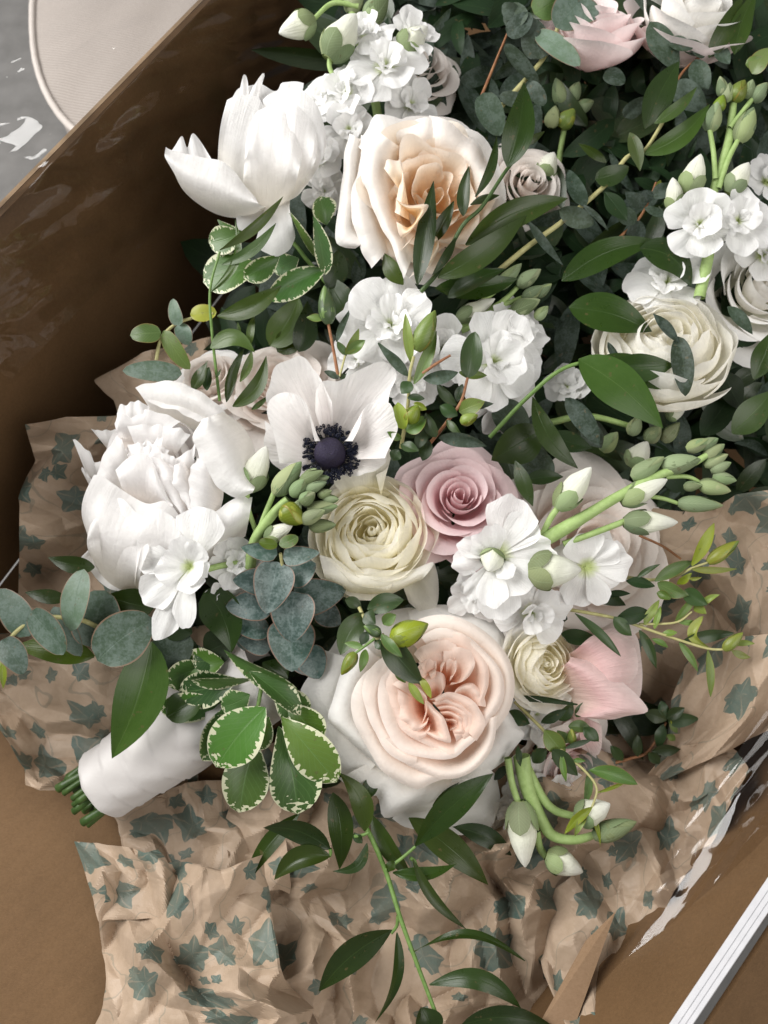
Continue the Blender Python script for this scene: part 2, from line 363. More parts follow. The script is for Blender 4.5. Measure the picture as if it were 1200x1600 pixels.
def satin():
    T = NT('white satin ribbon'); tc = T.n('TexCoord').outputs['Object']
    n1 = T.n('TexNoise', {'Vector': tc, 'Scale': 60.0, 'Detail': 3.0}).outputs[0]
    n2 = T.n('TexNoise', {'Vector': T.n('Mapping', {0: tc, 3: (900, 900, 900)}).outputs[0], 'Scale': 1.0}).outputs[0]
    bp = T.n('Bump', {'Height': T.math('ADD', n1, T.math('MULTIPLY', n2, .12)), 'Strength': .5, 'Distance': .0014}).outputs[0]
    return T.end(T.n('BsdfPrincipled', {'Base Color': (.54, .515, .50, 1), 'Roughness': .45, 'Specular IOR Level': .45, 'Normal': bp, 'Sheen Weight': .35, 'Anisotropic': .5}).outputs[0])
M['satin'] = satin()
def kraft(name, c1, c2, rough=.75):
    T = NT(name); tc = T.n('TexCoord').outputs['Object']
    n1 = T.n('TexNoise', {'Vector': tc, 'Scale': 14.0, 'Detail': 5.0, 'Roughness': .6}).outputs[0]
    n2 = T.n('TexNoise', {'Vector': T.n('Mapping', {0: tc, 2: (0, 0, .7), 3: (500, 1600, 900)}).outputs[0], 'Scale': 1.0, 'Detail': 3.0, 'Roughness': .7}).outputs[0]
    n4 = T.n('TexNoise', {'Vector': tc, 'Scale': 420.0, 'Detail': 4.0, 'Roughness': .75}).outputs[0]
    f = T.math('ADD', T.math('MULTIPLY', n1, .45), T.math('ADD', T.math('MULTIPLY', n2, .3), T.math('MULTIPLY', n4, .35)))
    col = T.ramp(f, [(.40, c1), (.66, c2)])
    col = T.mix(T.math('MULTIPLY', T.math('GREATER_THAN', n4, .70), .35), col, (.12, .06, .03, 1))
    fl_ = T.n('TexWave', {'Vector': T.n('Mapping', {0: tc, 2: (0, 0, .78)}).outputs[0], 'Scale': 26.0, 'Distortion': .4, 'Detail': 1.0}, bands_direction='X').outputs[1]
    col = T.mix(T.math('MULTIPLY', fl_, .10), col, c4(c2))
    bp = T.n('Bump', {'Height': T.math('ADD', T.math('ADD', n2, n4), T.math('MULTIPLY', fl_, .8)), 'Strength': .30, 'Distance': .0004}).outputs[0]
    return T.end(T.n('BsdfPrincipled', {'Base Color': col, 'Roughness': rough, 'Specular IOR Level': .25, 'Normal': bp}).outputs[0])
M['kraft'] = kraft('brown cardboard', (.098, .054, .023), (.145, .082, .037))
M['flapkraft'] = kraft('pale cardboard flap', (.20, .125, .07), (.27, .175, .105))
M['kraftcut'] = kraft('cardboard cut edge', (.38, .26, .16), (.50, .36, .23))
def ivy_paper():
    T = NT('ivy printed tissue paper'); uv, u, v = uvxy(T)
    tc = T.n('TexCoord').outputs['Object']
    n1 = T.n('TexNoise', {'Vector': tc, 'Scale': 45.0, 'Detail': 6.0, 'Roughness': .7}).outputs[0]
    n2 = T.n('TexNoise', {'Vector': tc, 'Scale': 500.0, 'Detail': 3.0}).outputs[0]
    base = T.ramp(n1, [(.3, (.38, .28, .195)), (.7, (.51, .39, .29))])
    wob = T.n('TexNoise', {'Vector': uv, 'Scale': 6.0, 'Detail': 2.0})
    uvw = T.n('VectorMath', {0: uv, 1: T.n('VectorMath', {0: wob.outputs['Color'], 3: .06}, operation='SCALE').outputs[0]}, operation='ADD').outputs[0]
    masks = []
    for sc, R0, thr, off in ((1.35, .34, .38, 0.0), (2.4, .16, .66, 7.3)):
        src = T.n('VectorMath', {0: uvw, 1: (off, off * .7, 0)}, operation='ADD').outputs[0]
        vo = T.n('TexVoronoi', {'Vector': src, 'Scale': sc, 'Randomness': .75}, voronoi_dimensions='2D')
        dl = T.n('VectorMath', {0: src, 1: vo.outputs['Position']}, operation='SUBTRACT').outputs[0]
        sd = T.n('SeparateXYZ', {0: dl}); cs = T.n('SeparateColor', {0: vo.outputs['Color']})
        ang = T.math('ADD', T.math('ARCTAN2', sd.outputs[1], sd.outputs[0]), T.math('MULTIPLY', cs.outputs[0], 6.283))
        rr = T.n('VectorMath', {0: dl}, operation='LENGTH').outputs['Value']
        lob = T.math('POWER', T.math('MULTIPLY', T.math('ABSOLUTE', T.math('SUBTRACT', T.math('FRACT', T.math('MULTIPLY', ang, .7958)), .5)), 2.0), 1.35)
        Rr = T.math('MULTIPLY', T.math('MULTIPLY_ADD', lob, .36, .64), T.math('MULTIPLY_ADD', T.math('COSINE', ang), .22, .85))
        Rr = T.math('MULTIPLY', Rr, T.math('MULTIPLY_ADD', cs.outputs[2], .4 * R0, .8 * R0))
        ms = T.math('MULTIPLY', T.math('LESS_THAN', rr, Rr), T.math('GREATER_THAN', cs.outputs[1], thr))
        vein = T.math('GREATER_THAN', lob, .86)
        ms = T.math('MULTIPLY', ms, T.math('MULTIPLY_ADD', vein, -.30, 1.0))
        masks.append(ms)
    vn = T.n('TexNoise', {'Vector': uvw, 'Scale': .9, 'Detail': 1.0}).outputs[0]
    vine = T.math('LESS_THAN', T.math('ABSOLUTE', T.math('SUBTRACT', vn, .5)), .0038)
    mk = T.math('MAXIMUM', T.math('MAXIMUM', masks[0], masks[1]), T.math('MULTIPLY', vine, .35))
    mk = T.math('MULTIPLY', mk, T.math('MULTIPLY_ADD', n1, .7, .42), clamp=True)
    ink = T.mix(n2, (.022, .080, .076, 1), (.060, .145, .130, 1))
    col = T.mix(mk, base, ink)
    n5 = T.n('TexVoronoi', {'Vector': tc, 'Scale': 110.0}, feature='DISTANCE_TO_EDGE').outputs[0]
    bp = T.n('Bump', {'Height': T.math('ADD', T.math('MULTIPLY', T.math('MINIMUM', n5, .08), 2.0), T.math('MULTIPLY', n2, .10)), 'Strength': .25, 'Distance': .0008}).outputs[0]
    pr = T.n('BsdfPrincipled', {'Base Color': col, 'Roughness': .50, 'Specular IOR Level': .35, 'Normal': bp}).outputs[0]
    tr = T.n('BsdfTranslucent', {0: col, 'Normal': bp}).outputs[0]
    return T.end(T.n('MixShader', {0: .17, 1: pr, 2: tr}).outputs[0])
M['paper'] = ivy_paper()
def film():
    T = NT('clear cellophane'); tc = T.n('TexCoord').outputs['Object']
    n1 = T.n('TexNoise', {'Vector': T.n('Mapping', {0: tc, 2: (0, 0, .8), 3: (1, .22, 1)}).outputs[0], 'Scale': 60.0, 'Detail': 2.0, 'Roughness': .5, 'Distortion': .8}).outputs[0]
    bp = T.n('Bump', {'Height': n1, 'Strength': .12, 'Distance': .002}).outputs[0]
    fr = T.n('Fresnel', {'IOR': 1.5, 'Normal': bp}).outputs[0]
    fac = T.math('MULTIPLY_ADD', fr, .75, .012, clamp=True)
    tr = T.n('BsdfTransparent', {0: (.965, .955, .945, 1)}).outputs[0]
    gl = T.n('BsdfGlossy', {'Color': (.95, .95, .95, 1), 'Roughness': .09, 'Normal': bp}).outputs[0]
    return T.end(T.n('MixShader', {0: fac, 1: tr, 2: gl}).outputs[0])
M['film'] = film()
def twill():
    T = NT('white ribbed cloth'); uv, u, v = uvxy(T)
    tc = T.n('TexCoord').outputs['Object']
    mp = T.n('Mapping', {0: tc, 2: (0, 0, .35)})
    wv = T.n('TexWave', {'Vector': mp.outputs[0], 'Scale': 95.0, 'Distortion': 1.2, 'Detail': 2.0, 'Detail Scale': 6.0}, bands_direction='Y').outputs[1]
    n1 = T.n('TexNoise', {'Vector': tc, 'Scale': 700.0, 'Detail': 3.0}).outputs[0]
    col = T.mix(T.math('MULTIPLY', wv, .6), (.27, .24, .22, 1), (.46, .42, .39, 1))
    bp = T.n('Bump', {'Height': T.math('ADD', wv, T.math('MULTIPLY', n1, .4)), 'Strength': .6, 'Distance': .0008}).outputs[0]
    return T.end(T.n('BsdfPrincipled', {'Base Color': col, 'Roughness': .85, 'Specular IOR Level': .15, 'Normal': bp}).outputs[0])
M['twill'] = twill()
M['hem'] = simple_mat('white hem', (.44, .40, .37), (.54, .50, .47), 600, .85, .6)
M['table'] = simple_mat('grey stone table', (.10, .098, .095), (.15, .147, .144), 30, .55, .1)
M['whiteedge'] = simple_mat('white paper', (.46, .46, .48), (.52, .52, .54), 120, .6, .15)

# ------------------------------------------------------------------ the setting: table, box, papers, film
def quad_sheet(name, c, mat, parent=None, nu=2, nv=2):
    c = [np.array(q, float) for q in c]; a = np.linspace(0, 1, nu)[None, :, None]; b = np.linspace(0, 1, nv)[:, None, None]
    V = c[0] * (1 - a) * (1 - b) + c[1] * a * (1 - b) + c[2] * a * b + c[3] * (1 - a) * b
    return put(name, V, mat, parent)
def slab(name, c, th, mat, parent):
    """a board: four corners and a thickness along its normal"""
    c = np.array(c, float); n = np.cross(c[1] - c[0], c[3] - c[0]); n /= np.linalg.norm(n)
    V = np.vstack([c, c - n * th]); f = [(0, 1, 2, 3), (7, 6, 5, 4), (0, 4, 5, 1), (1, 5, 6, 2), (2, 6, 7, 3), (3, 7, 4, 0)]
    return mesh_obj(name, V, f, None, mat, parent, smooth=False)
G = 6.0
structure(mesh_obj('table', [(-G, -G, -.012), (G, -G, -.012), (G, G, -.012), (-G, G, -.012)], [(0, 1, 2, 3)], None, M['table'], None), 'grey table top under the box')
ZR = 0.235
ra, rb_ = Wz(620, -300, ZR), Wz(-520, 875, ZR)         # the rim of the box's far side
box = bpy.data.objects.new('cardboard_box', None); COL.objects.link(box); OR[box.name] = np.zeros(3)
tag(box, 'open brown cardboard box holding the bouquets and crumpled tissue', 'box')
def dn(p, z=0.0): return np.array([p[0], p[1], z])
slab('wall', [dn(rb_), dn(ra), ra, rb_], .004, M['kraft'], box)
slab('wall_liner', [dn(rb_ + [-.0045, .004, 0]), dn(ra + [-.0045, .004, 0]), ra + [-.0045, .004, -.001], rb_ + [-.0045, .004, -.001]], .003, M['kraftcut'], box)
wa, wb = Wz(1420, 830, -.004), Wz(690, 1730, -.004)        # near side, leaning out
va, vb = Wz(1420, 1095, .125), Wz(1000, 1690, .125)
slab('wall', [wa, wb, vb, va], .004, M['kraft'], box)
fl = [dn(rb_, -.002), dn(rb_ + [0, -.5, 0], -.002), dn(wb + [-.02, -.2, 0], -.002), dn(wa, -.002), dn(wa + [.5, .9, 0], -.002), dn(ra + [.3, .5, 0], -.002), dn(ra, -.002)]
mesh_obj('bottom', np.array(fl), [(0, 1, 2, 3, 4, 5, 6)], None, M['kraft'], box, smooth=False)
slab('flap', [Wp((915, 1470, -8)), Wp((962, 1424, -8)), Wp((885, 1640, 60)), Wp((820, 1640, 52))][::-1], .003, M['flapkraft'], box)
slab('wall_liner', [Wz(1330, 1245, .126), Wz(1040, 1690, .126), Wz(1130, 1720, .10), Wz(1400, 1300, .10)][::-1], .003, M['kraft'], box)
# stacked white paper edges along the near rim
we = thing('white_paper_edge', 'white layered paper edge lying along the near rim of the box', 'paper', tuple(Wz(1130, 1500, .13)) + (0,))
for i in range(3):
    o = i * 8.5
    slab('sheet', [Wz(1262 + o, 1280 + o * .55, .128 + .0011 * i), Wz(1020 + o, 1640 + o * .55, .128 + .0011 * i), Wz(1030 + o, 1645 + o * .55, .130 + .0011 * i), Wz(1272 + o, 1285 + o * .55, .130 + .0011 * i)][::-1], .0009, M['whiteedge'], we)
# a white cloth cushion beyond the box
def cushion():
    zc = .06; c = Wz(345, -70, zc); ex = Wz(62, -70, zc) - c; ey = Wz(345, 262, zc) - c
    th = thing('cloth_cushion', 'white ribbed cloth cushion with a rounded hem, beyond the box rim', 'cushion', (c[0], c[1], 0., 0))
    nr, na = 24, 72; r = np.linspace(0, 1, nr)[:, None]; a = np.linspace(0, 2 * math.pi, na, endpoint=False)[None]
    pw = lambda q: np.sign(q) * np.abs(q) ** .72
    X = r * pw(np.cos(a)); Y = r * pw(np.sin(a))
    V = c + X[..., None] * ex + Y[..., None] * ey; V[..., 2] += .012 * (1 - r ** 4) + .0008 * wav(X * 8, Y * 8, 4)
    put('cover', V, M['twill'], th, wrap=True)
    ring = V[-1]; P = np.vstack([ring, ring[:1]]); t8 = np.linspace(0, 2 * math.pi, 8, endpoint=False)
    cen = c; rad = (P - cen); rad[:, 2] = 0; rad /= np.linalg.norm(rad, axis=1)[:, None]
    V2 = P[:, None] + .0042 * (rad[:, None] * np.cos(t8)[None, :, None] + np.array([0, 0, 1.]) * np.sin(t8)[None, :, None])
    put('hem', V2, M['hem'], th, wrap=True)
    V3 = np.stack([P - rad * .004, P - rad * .004 + np.array([0, 0, -.065])]); put('side', V3, M['twill'], th)
cushion()

def paper(name, label, c, amp, seed, size=110, dome=0, uvo=(0, 0), edge=.5, group='crumpled tissue sheets', zmin=.003):
    """a crumpled sheet between four corners (photo x, y, h)"""
    c = np.array(c, float)
    lu = (np.linalg.norm(c[1] - c[0]) + np.linalg.norm(c[2] - c[3])) / 2; lv = (np.linalg.norm(c[3] - c[0]) + np.linalg.norm(c[2] - c[1])) / 2
    nu, nv = int(lu / 3.4) + 2, int(lv / 3.4) + 2
    a = np.linspace(0, 1, nu)[None, :, None]; b = np.linspace(0, 1, nv)[:, None, None]
    P = c[0] * (1 - a) * (1 - b) + c[1] * a * (1 - b) + c[2] * a * b + c[3] * (1 - a) * b
    U = a[..., 0] * lu + 0 * b[..., 0]; V = b[..., 0] * lv + 0 * a[..., 0]
    one = ((1, .42), (.5, .08)); P[..., 0] += edge * amp * crumple(U, V, seed + 11, size, one); P[..., 1] += edge * amp * crumple(U, V, seed + 12, size, one)
    z = crumple(U, V, seed, size) + (crumple(U, V, seed + 40, size * 2.2, ((1, .30),)) if max(lu, lv) > 380 else 0)
    P[..., 2] += amp * z + dome * np.sin(np.pi * a[..., 0]) ** .7 * np.sin(np.pi * b[..., 0]) ** .7
    uv = np.stack([U / 105 + uvo[0], V / 105 + uvo[1]], -1)
    Vw = Wp(P); low = Vw[..., 2] < zmin
    Vw[..., 2] = np.where(low, zmin + .004 * np.tanh((zmin - Vw[..., 2]) * 40), Vw[..., 2])
    o = put(name, Vw, M['paper'], None, uv=uv); o.data.polygons.foreach_set('use_smooth', np.zeros(len(o.data.polygons), bool))
    return tag(o, label, 'paper', group)
paper('tissue_paper', 'broad crumpled ivy-print tissue under the trailing leaves at the bottom', [(360, 1170, -190), (1080, 1180, -260), (1000, 1690, -12), (330, 1710, -8)], 1.25, 21, 112, 4, (0, 0), .4)
paper('tissue_paper', 'bright balled-up ivy-print tissue in the bottom corner by the stem ends', [(150, 1360, -130), (420, 1330, -120), (500, 1710, 0), (150, 1710, 5)], 1.15, 34, 140, 84, (3.3, 1.2), .35)
paper('tissue_paper', 'dim tissue fold tucked under the wrapped handle', [(190, 1250, -210), (430, 1190, -190), (450, 1400, -110), (215, 1400, -130)], 1.0, 88, 90, 0, (4.4, 1.9), .4)
paper('tissue_paper', 'folded tissue flap poking up beside the cut stem ends', [(118, 1315, -130), (250, 1325, -80), (300, 1420, -50), (160, 1440, -90)], .9, 36, 80, 10, (7.1, 4.0))
paper('tissue_paper', 'ivy-print tissue standing up beside the large lower peony', [(45, 655, -190), (310, 640, -230), (300, 1010, -220), (25, 960, -160)], 1.1, 45, 120, 10, (5.5, 8.1), .3)
paper('tissue_paper', 'small plain tissue fold above the large lower peony', [(155, 590, -210), (330, 520, -230), (380, 640, -240), (200, 680, -210)], .9, 47, 80, 8, (9.3, 2.1), .4)
paper('tissue_paper', 'shadowed ivy-print tissue behind the white handle', [(-60, 990, -210), (330, 980, -260), (330, 1260, -230), (40, 1230, -190)], 1.1, 52, 95, 0, (1.7, 6.4), .4)
paper('tissue_paper', 'tall tissue sheet behind the lime shoots at the right edge', [(985, 815, -190), (1300, 740, -110), (1290, 1120, -60), (960, 1110, -230)], 1.1, 61, 140, 10, (4.2, 5.3), .4)
paper('tissue_paper', 'smooth tissue fold catching light below the lime shoots', [(1090, 1010, -170), (1290, 985, -30), (1240, 1110, -25), (1000, 1240, -150)], .7, 66, 140, 12, (8.7, 7.6), .4)
paper('tissue_paper', 'shadowed tissue in the hollow below the pink tulip', [(880, 1090, -270), (1130, 1080, -250), (1120, 1340, -170), (880, 1360, -180)], .9, 68, 90, 0, (2.2, 9.6), .4)
paper('tissue_paper', 'tissue strip running along the foot of the near box side', [(820, 1440, -80), (1110, 1130, -130), (1180, 1210, -40), (900, 1640, 10)], .9, 83, 100, 6, (6.1, 3.7), .35)

def wall_h(x, y):
    """height (pixels) at which the far wall's plane is met"""
    n = np.cross(ra - rb_, [0, 0, 1.]); ray = FW + ((x - 600) / F)[..., None] * RT + ((800 - y) / F)[..., None] * UP
    d = ((ra - CAM) @ n) / (ray @ n); return (D0 - d) / PX
def far_film():
    res = 200; a = np.linspace(0, 1, res)[None, :, None]; b = np.linspace(0, 1, res)[:, None, None]
    A, B = np.array([480., -155.]), np.array([-120., 463.])           # along the rim
    nrm = np.array([.717, .697])
    off = -330 + 520 * b[..., 0]
    XY = A + (B - A) * a + nrm * off[..., None]
    x, y = XY[..., 0], XY[..., 1]
    rim = XY - nrm * off[..., None]
    hr = wall_h(rim[..., 0], rim[..., 1])
    hin = wall_h(x, y)
    dip = np.where(off > 0, np.minimum(hin, hr) + 14 + off * .42, hr + 14 + off * .12)
    U = a[..., 0] * 860 + 0 * b[..., 0]; V = b[..., 0] * 560 + 0 * a[..., 0]
    calm = .75 + .25 * smooth((-off - 10) / 90)
    h = dip + calm * (1.0 * crumple(U * .45, V, 71, 70, ((1, .28), (.45, .13), (.2, .03))) + 10) + .10 * crumple(U, V, 75, 30, ((1, .3),))
    o = put('cellophane_sheet', Wp(np.stack([x, y, h], -1)), M['film'], None)
    tag(o, 'clear crinkled cellophane draped over the far box rim beside the cushion', 'cellophane', 'clear cellophane sheets')
far_film()
def near_film():
    res = 120; a = np.linspace(0, 1, res)[None, :, None]; b = np.linspace(0, 1, res)[:, None, None]
    c = np.array([(1300, 960, -20), (1300, 1290, 62), (1020, 1690, 58), (800, 1690, 20)], float)
    P = c[0] * (1 - a) * (1 - b) + c[1] * a * (1 - b) + c[2] * a * b + c[3] * (1 - a) * b
    U = a[..., 0] * 300 + 0 * b[..., 0]; V = b[..., 0] * 800 + 0 * a[..., 0]
    P[..., 2] += .5 * crumple(U * 1.1, V * .22, 77, 64, ((1, .24), (.45, .09))) + .1 * crumple(U, V, 78, 30, ((1, .3),))
    o = put('cellophane_sheet', Wp(P), M['film'], None)
    tag(o, 'clear crinkled cellophane over the near box side at the bottom right', 'cellophane', 'clear cellophane sheets')
near_film()


# ------------------------------------------------------------------ flowers
PT = 'petal'
def rings(th, fr, spec, seed, mat, nu=15, nv=12):
    """nested cups of petals: each ring is (count, rb, rm, rt, H, z0, span, options)"""
    r = RS(seed); ph = r.uniform(0, 6.28)
    for (n, rb, rm, rt, H, z0, span, o) in spec:
        o = dict(o); m = M[o.pop('mat', mat)]; ph += 2.4; J = o.pop('jit', 1.0)
        for i in range(n):
            j = lambda s: 1 + s * J * r.uniform(-1, 1)
            V = cup(rb, rm * j(.05), rt * j(.07), H * j(.06), ph + i * 2 * math.pi / n + r.uniform(-.12, .12), span * j(.08), z0 + r.uniform(-2, 2) * J, seed=int(r.randint(1e6)), nu=nu, nv=nv, **o)
            put(PT, fr(V), m, th)
def classic_rose(th, fr, R, seed, mat, guard=None, closed=False):
    """a spiral rose: tight scroll, then wider and wider cups, then reflexed guard petals"""
    sp = [(1, R * .03, R * .13, R * .10, R * .62, R * .02, 5.6, dict(k=.03, spiral=R * .05, neck=.9)),
                   (2, R * .04, R * .20, R * .17, R * .66, -R * .02, 3.6, dict(k=.10, spiral=R * .05, curl=R * .03)),
                   (3, R * .06, R * .31, R * .29, R * .70, -R * .08, 2.9, dict(k=.14, spiral=R * .07, curl=R * .06)),
                   (3, R * .08, R * .45, R * .44, R * .72, -R * .14, 2.7, dict(k=.16, spiral=R * .08, curl=R * .10, tipcurl=R * .05)),
                   (4, R * .10, R * .60, R * .62, R * .72, -R * .22, 2.3, dict(k=.17, spiral=R * .08, curl=R * .14, ruf=R * .012, tipcurl=R * .07)),
                   (5, R * .10, R * .74, R * .82, R * .66, -R * .32, 1.9, dict(k=.2, spiral=R * .07, curl=R * .20, ruf=R * .02, tipcurl=R * .10, mat=guard or mat)),
                   (5, R * .10, R * .86, R * 1.02, R * .50, -R * .42, 1.7, dict(k=.22, curl=R * .22, ruf=R * .03, tipcurl=R * .12, mat=guard or mat))]
    if closed: sp = [q[:7] + (dict(q[7], curl=R * .04, tipcurl=R * .04, k=.38, p=2.0),) for q in sp[:-1]]
    rings(th, fr, sp, seed, mat, 17, 13)
def ranunculus(th, fr, R, seed, mat, outer=None, eye='cream', splay=1.0):
    """many thin petals folding in over a domed heart, the last ones laid open"""
    sp = [(4, R * .02, R * .10, R * .03, R * .26, R * .16, 2.4, dict(k=.1, mat=eye))]
    N = 9
    for i, q in enumerate(np.linspace(.17, 1.0, N)):
        n = 3 + i // 2; o = smooth((q - .62) / .38) * splay
        rim = R * (.56 * math.sqrt(1.02 - .88 * q * q) - .26 * math.exp(-(q / .28) ** 2)); H = R * (.60 - .1 * o)
        sp.append((n, R * .06, R * q * (1.14 - .26 * o), R * q * (.70 + .38 * o), H, rim - H, 2 * math.pi / n * 1.5, dict(k=.30, p=2.2, ruf=R * .035, spiral=R * .05, curl=R * .03 * o, crum=R * .010, jit=1.3, mat=(outer or mat) if i > 6 else (eye if i < 2 else mat))))
    rings(th, fr, sp, seed, mat, 17, 13)

# --- blush garden rose, the largest, front and centre
Z6 = ZT(460, 940, 3.158)
t = thing('garden_rose', 'large open blush garden rose, fullest bloom at the front of the bouquet', 'rose', (670, 1100, -140), 'garden roses')
def lf(T, par, mat, rim, hr, base, hb, bul=(0, 0, 0), seed=1, name=PT, **k):
    return put(name, loft(T(rim, hr), T(base, hb), bul, seed, **k), M[mat], par)
lf(Z6, t, 'ivory', [(480, 1075), (620, 1140), (820, 1150), (960, 1110), (1010, 1000), (1000, 850)], -95, [(600, 850), (820, 850), (850, 780)], -120, (0, 5, 15), 11)
lf(Z6, t, 'ivory', [(150, 240), (60, 390), (28, 490), (55, 600), (80, 690), (150, 780), (250, 860), (330, 880)], -62, [(430, 330), (400, 480), (430, 640), (480, 720)], -95, (0, 0, 30), 12, roll=14, crum=3)
lf(Z6, t, 'ivory', [(220, 870), (330, 960), (410, 960), (440, 1065), (560, 1040), (800, 1000), (900, 900), (990, 850)], -60, [(480, 740), (640, 800), (760, 800), (860, 740)], -95, (0, 0, 30), 13, roll=12, crum=3)
lf(Z6, t, 'ivory', [(1040, 520), (1110, 620), (1130, 660), (1080, 730), (980, 830), (880, 890), (780, 920)], -55, [(880, 480), (880, 600), (820, 720), (760, 760)], -95, (0, 0, 34), 14, roll=10, crum=3)
lf(Z6, t, 'ivory', [(150, 260), (260, 140), (420, 60), (560, 30), (640, 40)], -75, [(450, 420), (520, 320), (620, 300)], -95, (0, 0, 30), 15, roll=8)
lf(Z6, t, 'ivory', [(560, 40), (720, 20), (880, 40), (1010, 120), (1080, 260), (1110, 420)], -60, [(620, 320), (740, 300), (860, 340), (900, 430)], -95, (0, 0, 34), 16, roll=8)
lf(Z6, t, 'ivory', [(340, 200), (240, 330), (180, 500), (168, 580), (195, 615), (290, 700), (390, 800), (420, 830)], -26, [(520, 330), (480, 480), (480, 620), (540, 720)], -85, (-4, 4, 30), 17, roll=10)
CB = [(690, 450), (660, 520), (690, 590), (760, 600)]; CT = [(690, 450), (740, 430), (800, 460), (800, 540)]
lf(Z6, t, 'blush', [(455, 280), (350, 350), (290, 450), (280, 540), (310, 640), (400, 800), (480, 870), (600, 925), (690, 890), (760, 870)], 14, CB, -110, (-12, 12, 40), 18, roll=6)
lf(Z6, t, 'blush', [(500, 160), (620, 80), (760, 70), (900, 120), (1000, 200), (1070, 310), (1090, 430), (1060, 540), (990, 640)], 8, CT, -110, (12, -12, 42), 19, roll=9)
lf(Z6, t, 'blush', [(1000, 560), (985, 690), (940, 780), (830, 860), (720, 870), (600, 830), (500, 770), (420, 670)], 20, [(800, 500), (800, 580), (740, 620), (690, 580)], -105, (6, 12, 40), 20, roll=6)
lf(Z6, t, 'blush', [(480, 240), (390, 310), (340, 410), (345, 520), (390, 640), (480, 760), (600, 810)], 22, [(690, 460), (660, 530), (700, 590)], -100, (-8, 4, 40), 21, roll=4)
lf(Z6, t, 'blush', [(620, 170), (730, 130), (860, 170), (960, 260), (1030, 370), (1035, 470), (990, 560), (940, 620)], 20, CT, -100, (8, -8, 40), 22, roll=8)
lf(Z6, t, 'blush', [(490, 300), (420, 390), (410, 500), (440, 610), (530, 735), (680, 775), (790, 770), (850, 720), (900, 680)], 26, [(700, 480), (680, 530), (720, 580), (780, 560)], -90, (-3, 4, 34), 23, roll=3)
lf(Z6, t, 'blush_in', [(700, 170), (800, 150), (880, 200), (950, 300), (960, 400), (930, 500)], 22, [(740, 470), (780, 450), (800, 500)], -80, (5, -5, 34), 24, roll=4)
lf(Z6, t, 'blush_in', [(480, 330), (455, 420), (480, 540), (520, 620), (590, 670), (640, 670), (668, 630)], 26, [(690, 470), (670, 520), (700, 560)], -70, (-3, 2, 30), 25, roll=3)
lf(Z6, t, 'blush_in', [(540, 650), (640, 700), (720, 740), (800, 745), (850, 690), (890, 640)], 22, [(690, 540), (740, 560), (780, 540)], -70, (0, 4, 24), 26, roll=3)
# the folded heart of the rose: small swirled quarters
for q, (rim, hr, base) in enumerate([
    ([(590, 260), (620, 225), (690, 200), (760, 190), (800, 215), (810, 250)], 30, [(690, 380), (740, 370)]),
    ([(610, 300), (640, 250), (700, 220), (740, 235), (752, 270), (720, 310)], 26, [(680, 400), (720, 390)]),
    ([(735, 240), (800, 225), (870, 240), (890, 290), (875, 350), (830, 395), (775, 400)], 30, [(740, 400), (760, 420)]),
    ([(750, 270), (790, 260), (805, 300), (795, 350), (770, 370)], 24, [(745, 410), (760, 410)]),
    ([(600, 330), (650, 270), (690, 275), (700, 320), (660, 350)], 22, [(670, 430), (700, 430)]),
    ([(640, 370), (700, 345), (745, 375), (740, 430), (700, 470), (660, 480)], 16, [(690, 500), (710, 500)]),
    ([(470, 400), (540, 390), (620, 430), (655, 480), (640, 570), (605, 640), (560, 630)], 26, [(660, 520), (660, 560)]),
    ([(490, 420), (500, 520), (540, 600), (600, 640), (650, 610), (655, 580)], 24, [(650, 510), (670, 560)]),
    ([(645, 480), (690, 520), (740, 580), (772, 690), (720, 685), (650, 655)], 30, [(640, 560), (640, 600)]),
    ([(690, 480), (760, 445), (850, 470), (915, 530), (940, 600), (900, 690)], 26, [(720, 530), (780, 560)]),
    ([(680, 495), (760, 480), (850, 515), (895, 570), (900, 640), (850, 700)], 24, [(720, 540), (770, 570)]),
    ([(700, 515), (780, 510), (850, 545), (875, 600), (860, 660), (800, 690)], 22, [(730, 550), (760, 580)]),
    ([(715, 540), (790, 545), (840, 590), (845, 640), (790, 660)], 20, [(740, 570), (760, 590)]),
    ([(745, 575), (800, 580), (815, 620), (770, 640)], 14, [(750, 600), (765, 605)]),
    ([(780, 470), (810, 420), (880, 400), (930, 450), (945, 520)], 20, [(790, 490), (820, 500)])]):
    lf(Z6, t, 'blush_in', rim, hr, base, -45, (0, 0, 26), 40 + q, crum=2.4, roll=3)

# --- large white peony, lower left
Z3 = ZT(100, 560, 3.529)
t = thing('peony', 'big round white peony, half open, on the left above the handle', 'peony', (250, 800, -170), 'white peonies')
fr = frame(262, 745, -95, (-.10, .28, .95))
rings(t, fr, [(3, 4, 24, 14, 95, -10, 2.4, dict(k=.2, ruf=5, crum=2.5)), (4, 5, 42, 34, 100, -20, 2.0, dict(k=.2, ruf=6, crum=2.5)),
              (5, 6, 62, 52, 102, -30, 1.8, dict(k=.22, ruf=6, crum=2.5)), (6, 8, 84, 70, 100, -38, 1.6, dict(k=.22, ruf=6, crum=2)),
              (6, 8, 104, 90, 94, -44, 1.5, dict(k=.22, ruf=5, crum=1.5))], 301, 'peony_in', 17, 13)
lf(Z3, t, 'peony', [(45, 440), (75, 455), (125, 510), (145, 515), (165, 570), (200, 565)], -60, [(160, 730), (200, 720), (240, 700)], -95, (0, 0, 12), 51)
lf(Z3, t, 'peony', [(90, 605), (110, 610), (150, 660), (175, 690)], -75, [(160, 740), (190, 760), (210, 740)], -95, (0, 0, 8), 52)
lf(Z3, t, 'peony', [(150, 390), (200, 395), (300, 400), (330, 430)], -85, [(240, 500), (270, 520), (320, 520)], -100, (0, 0, 8), 53)
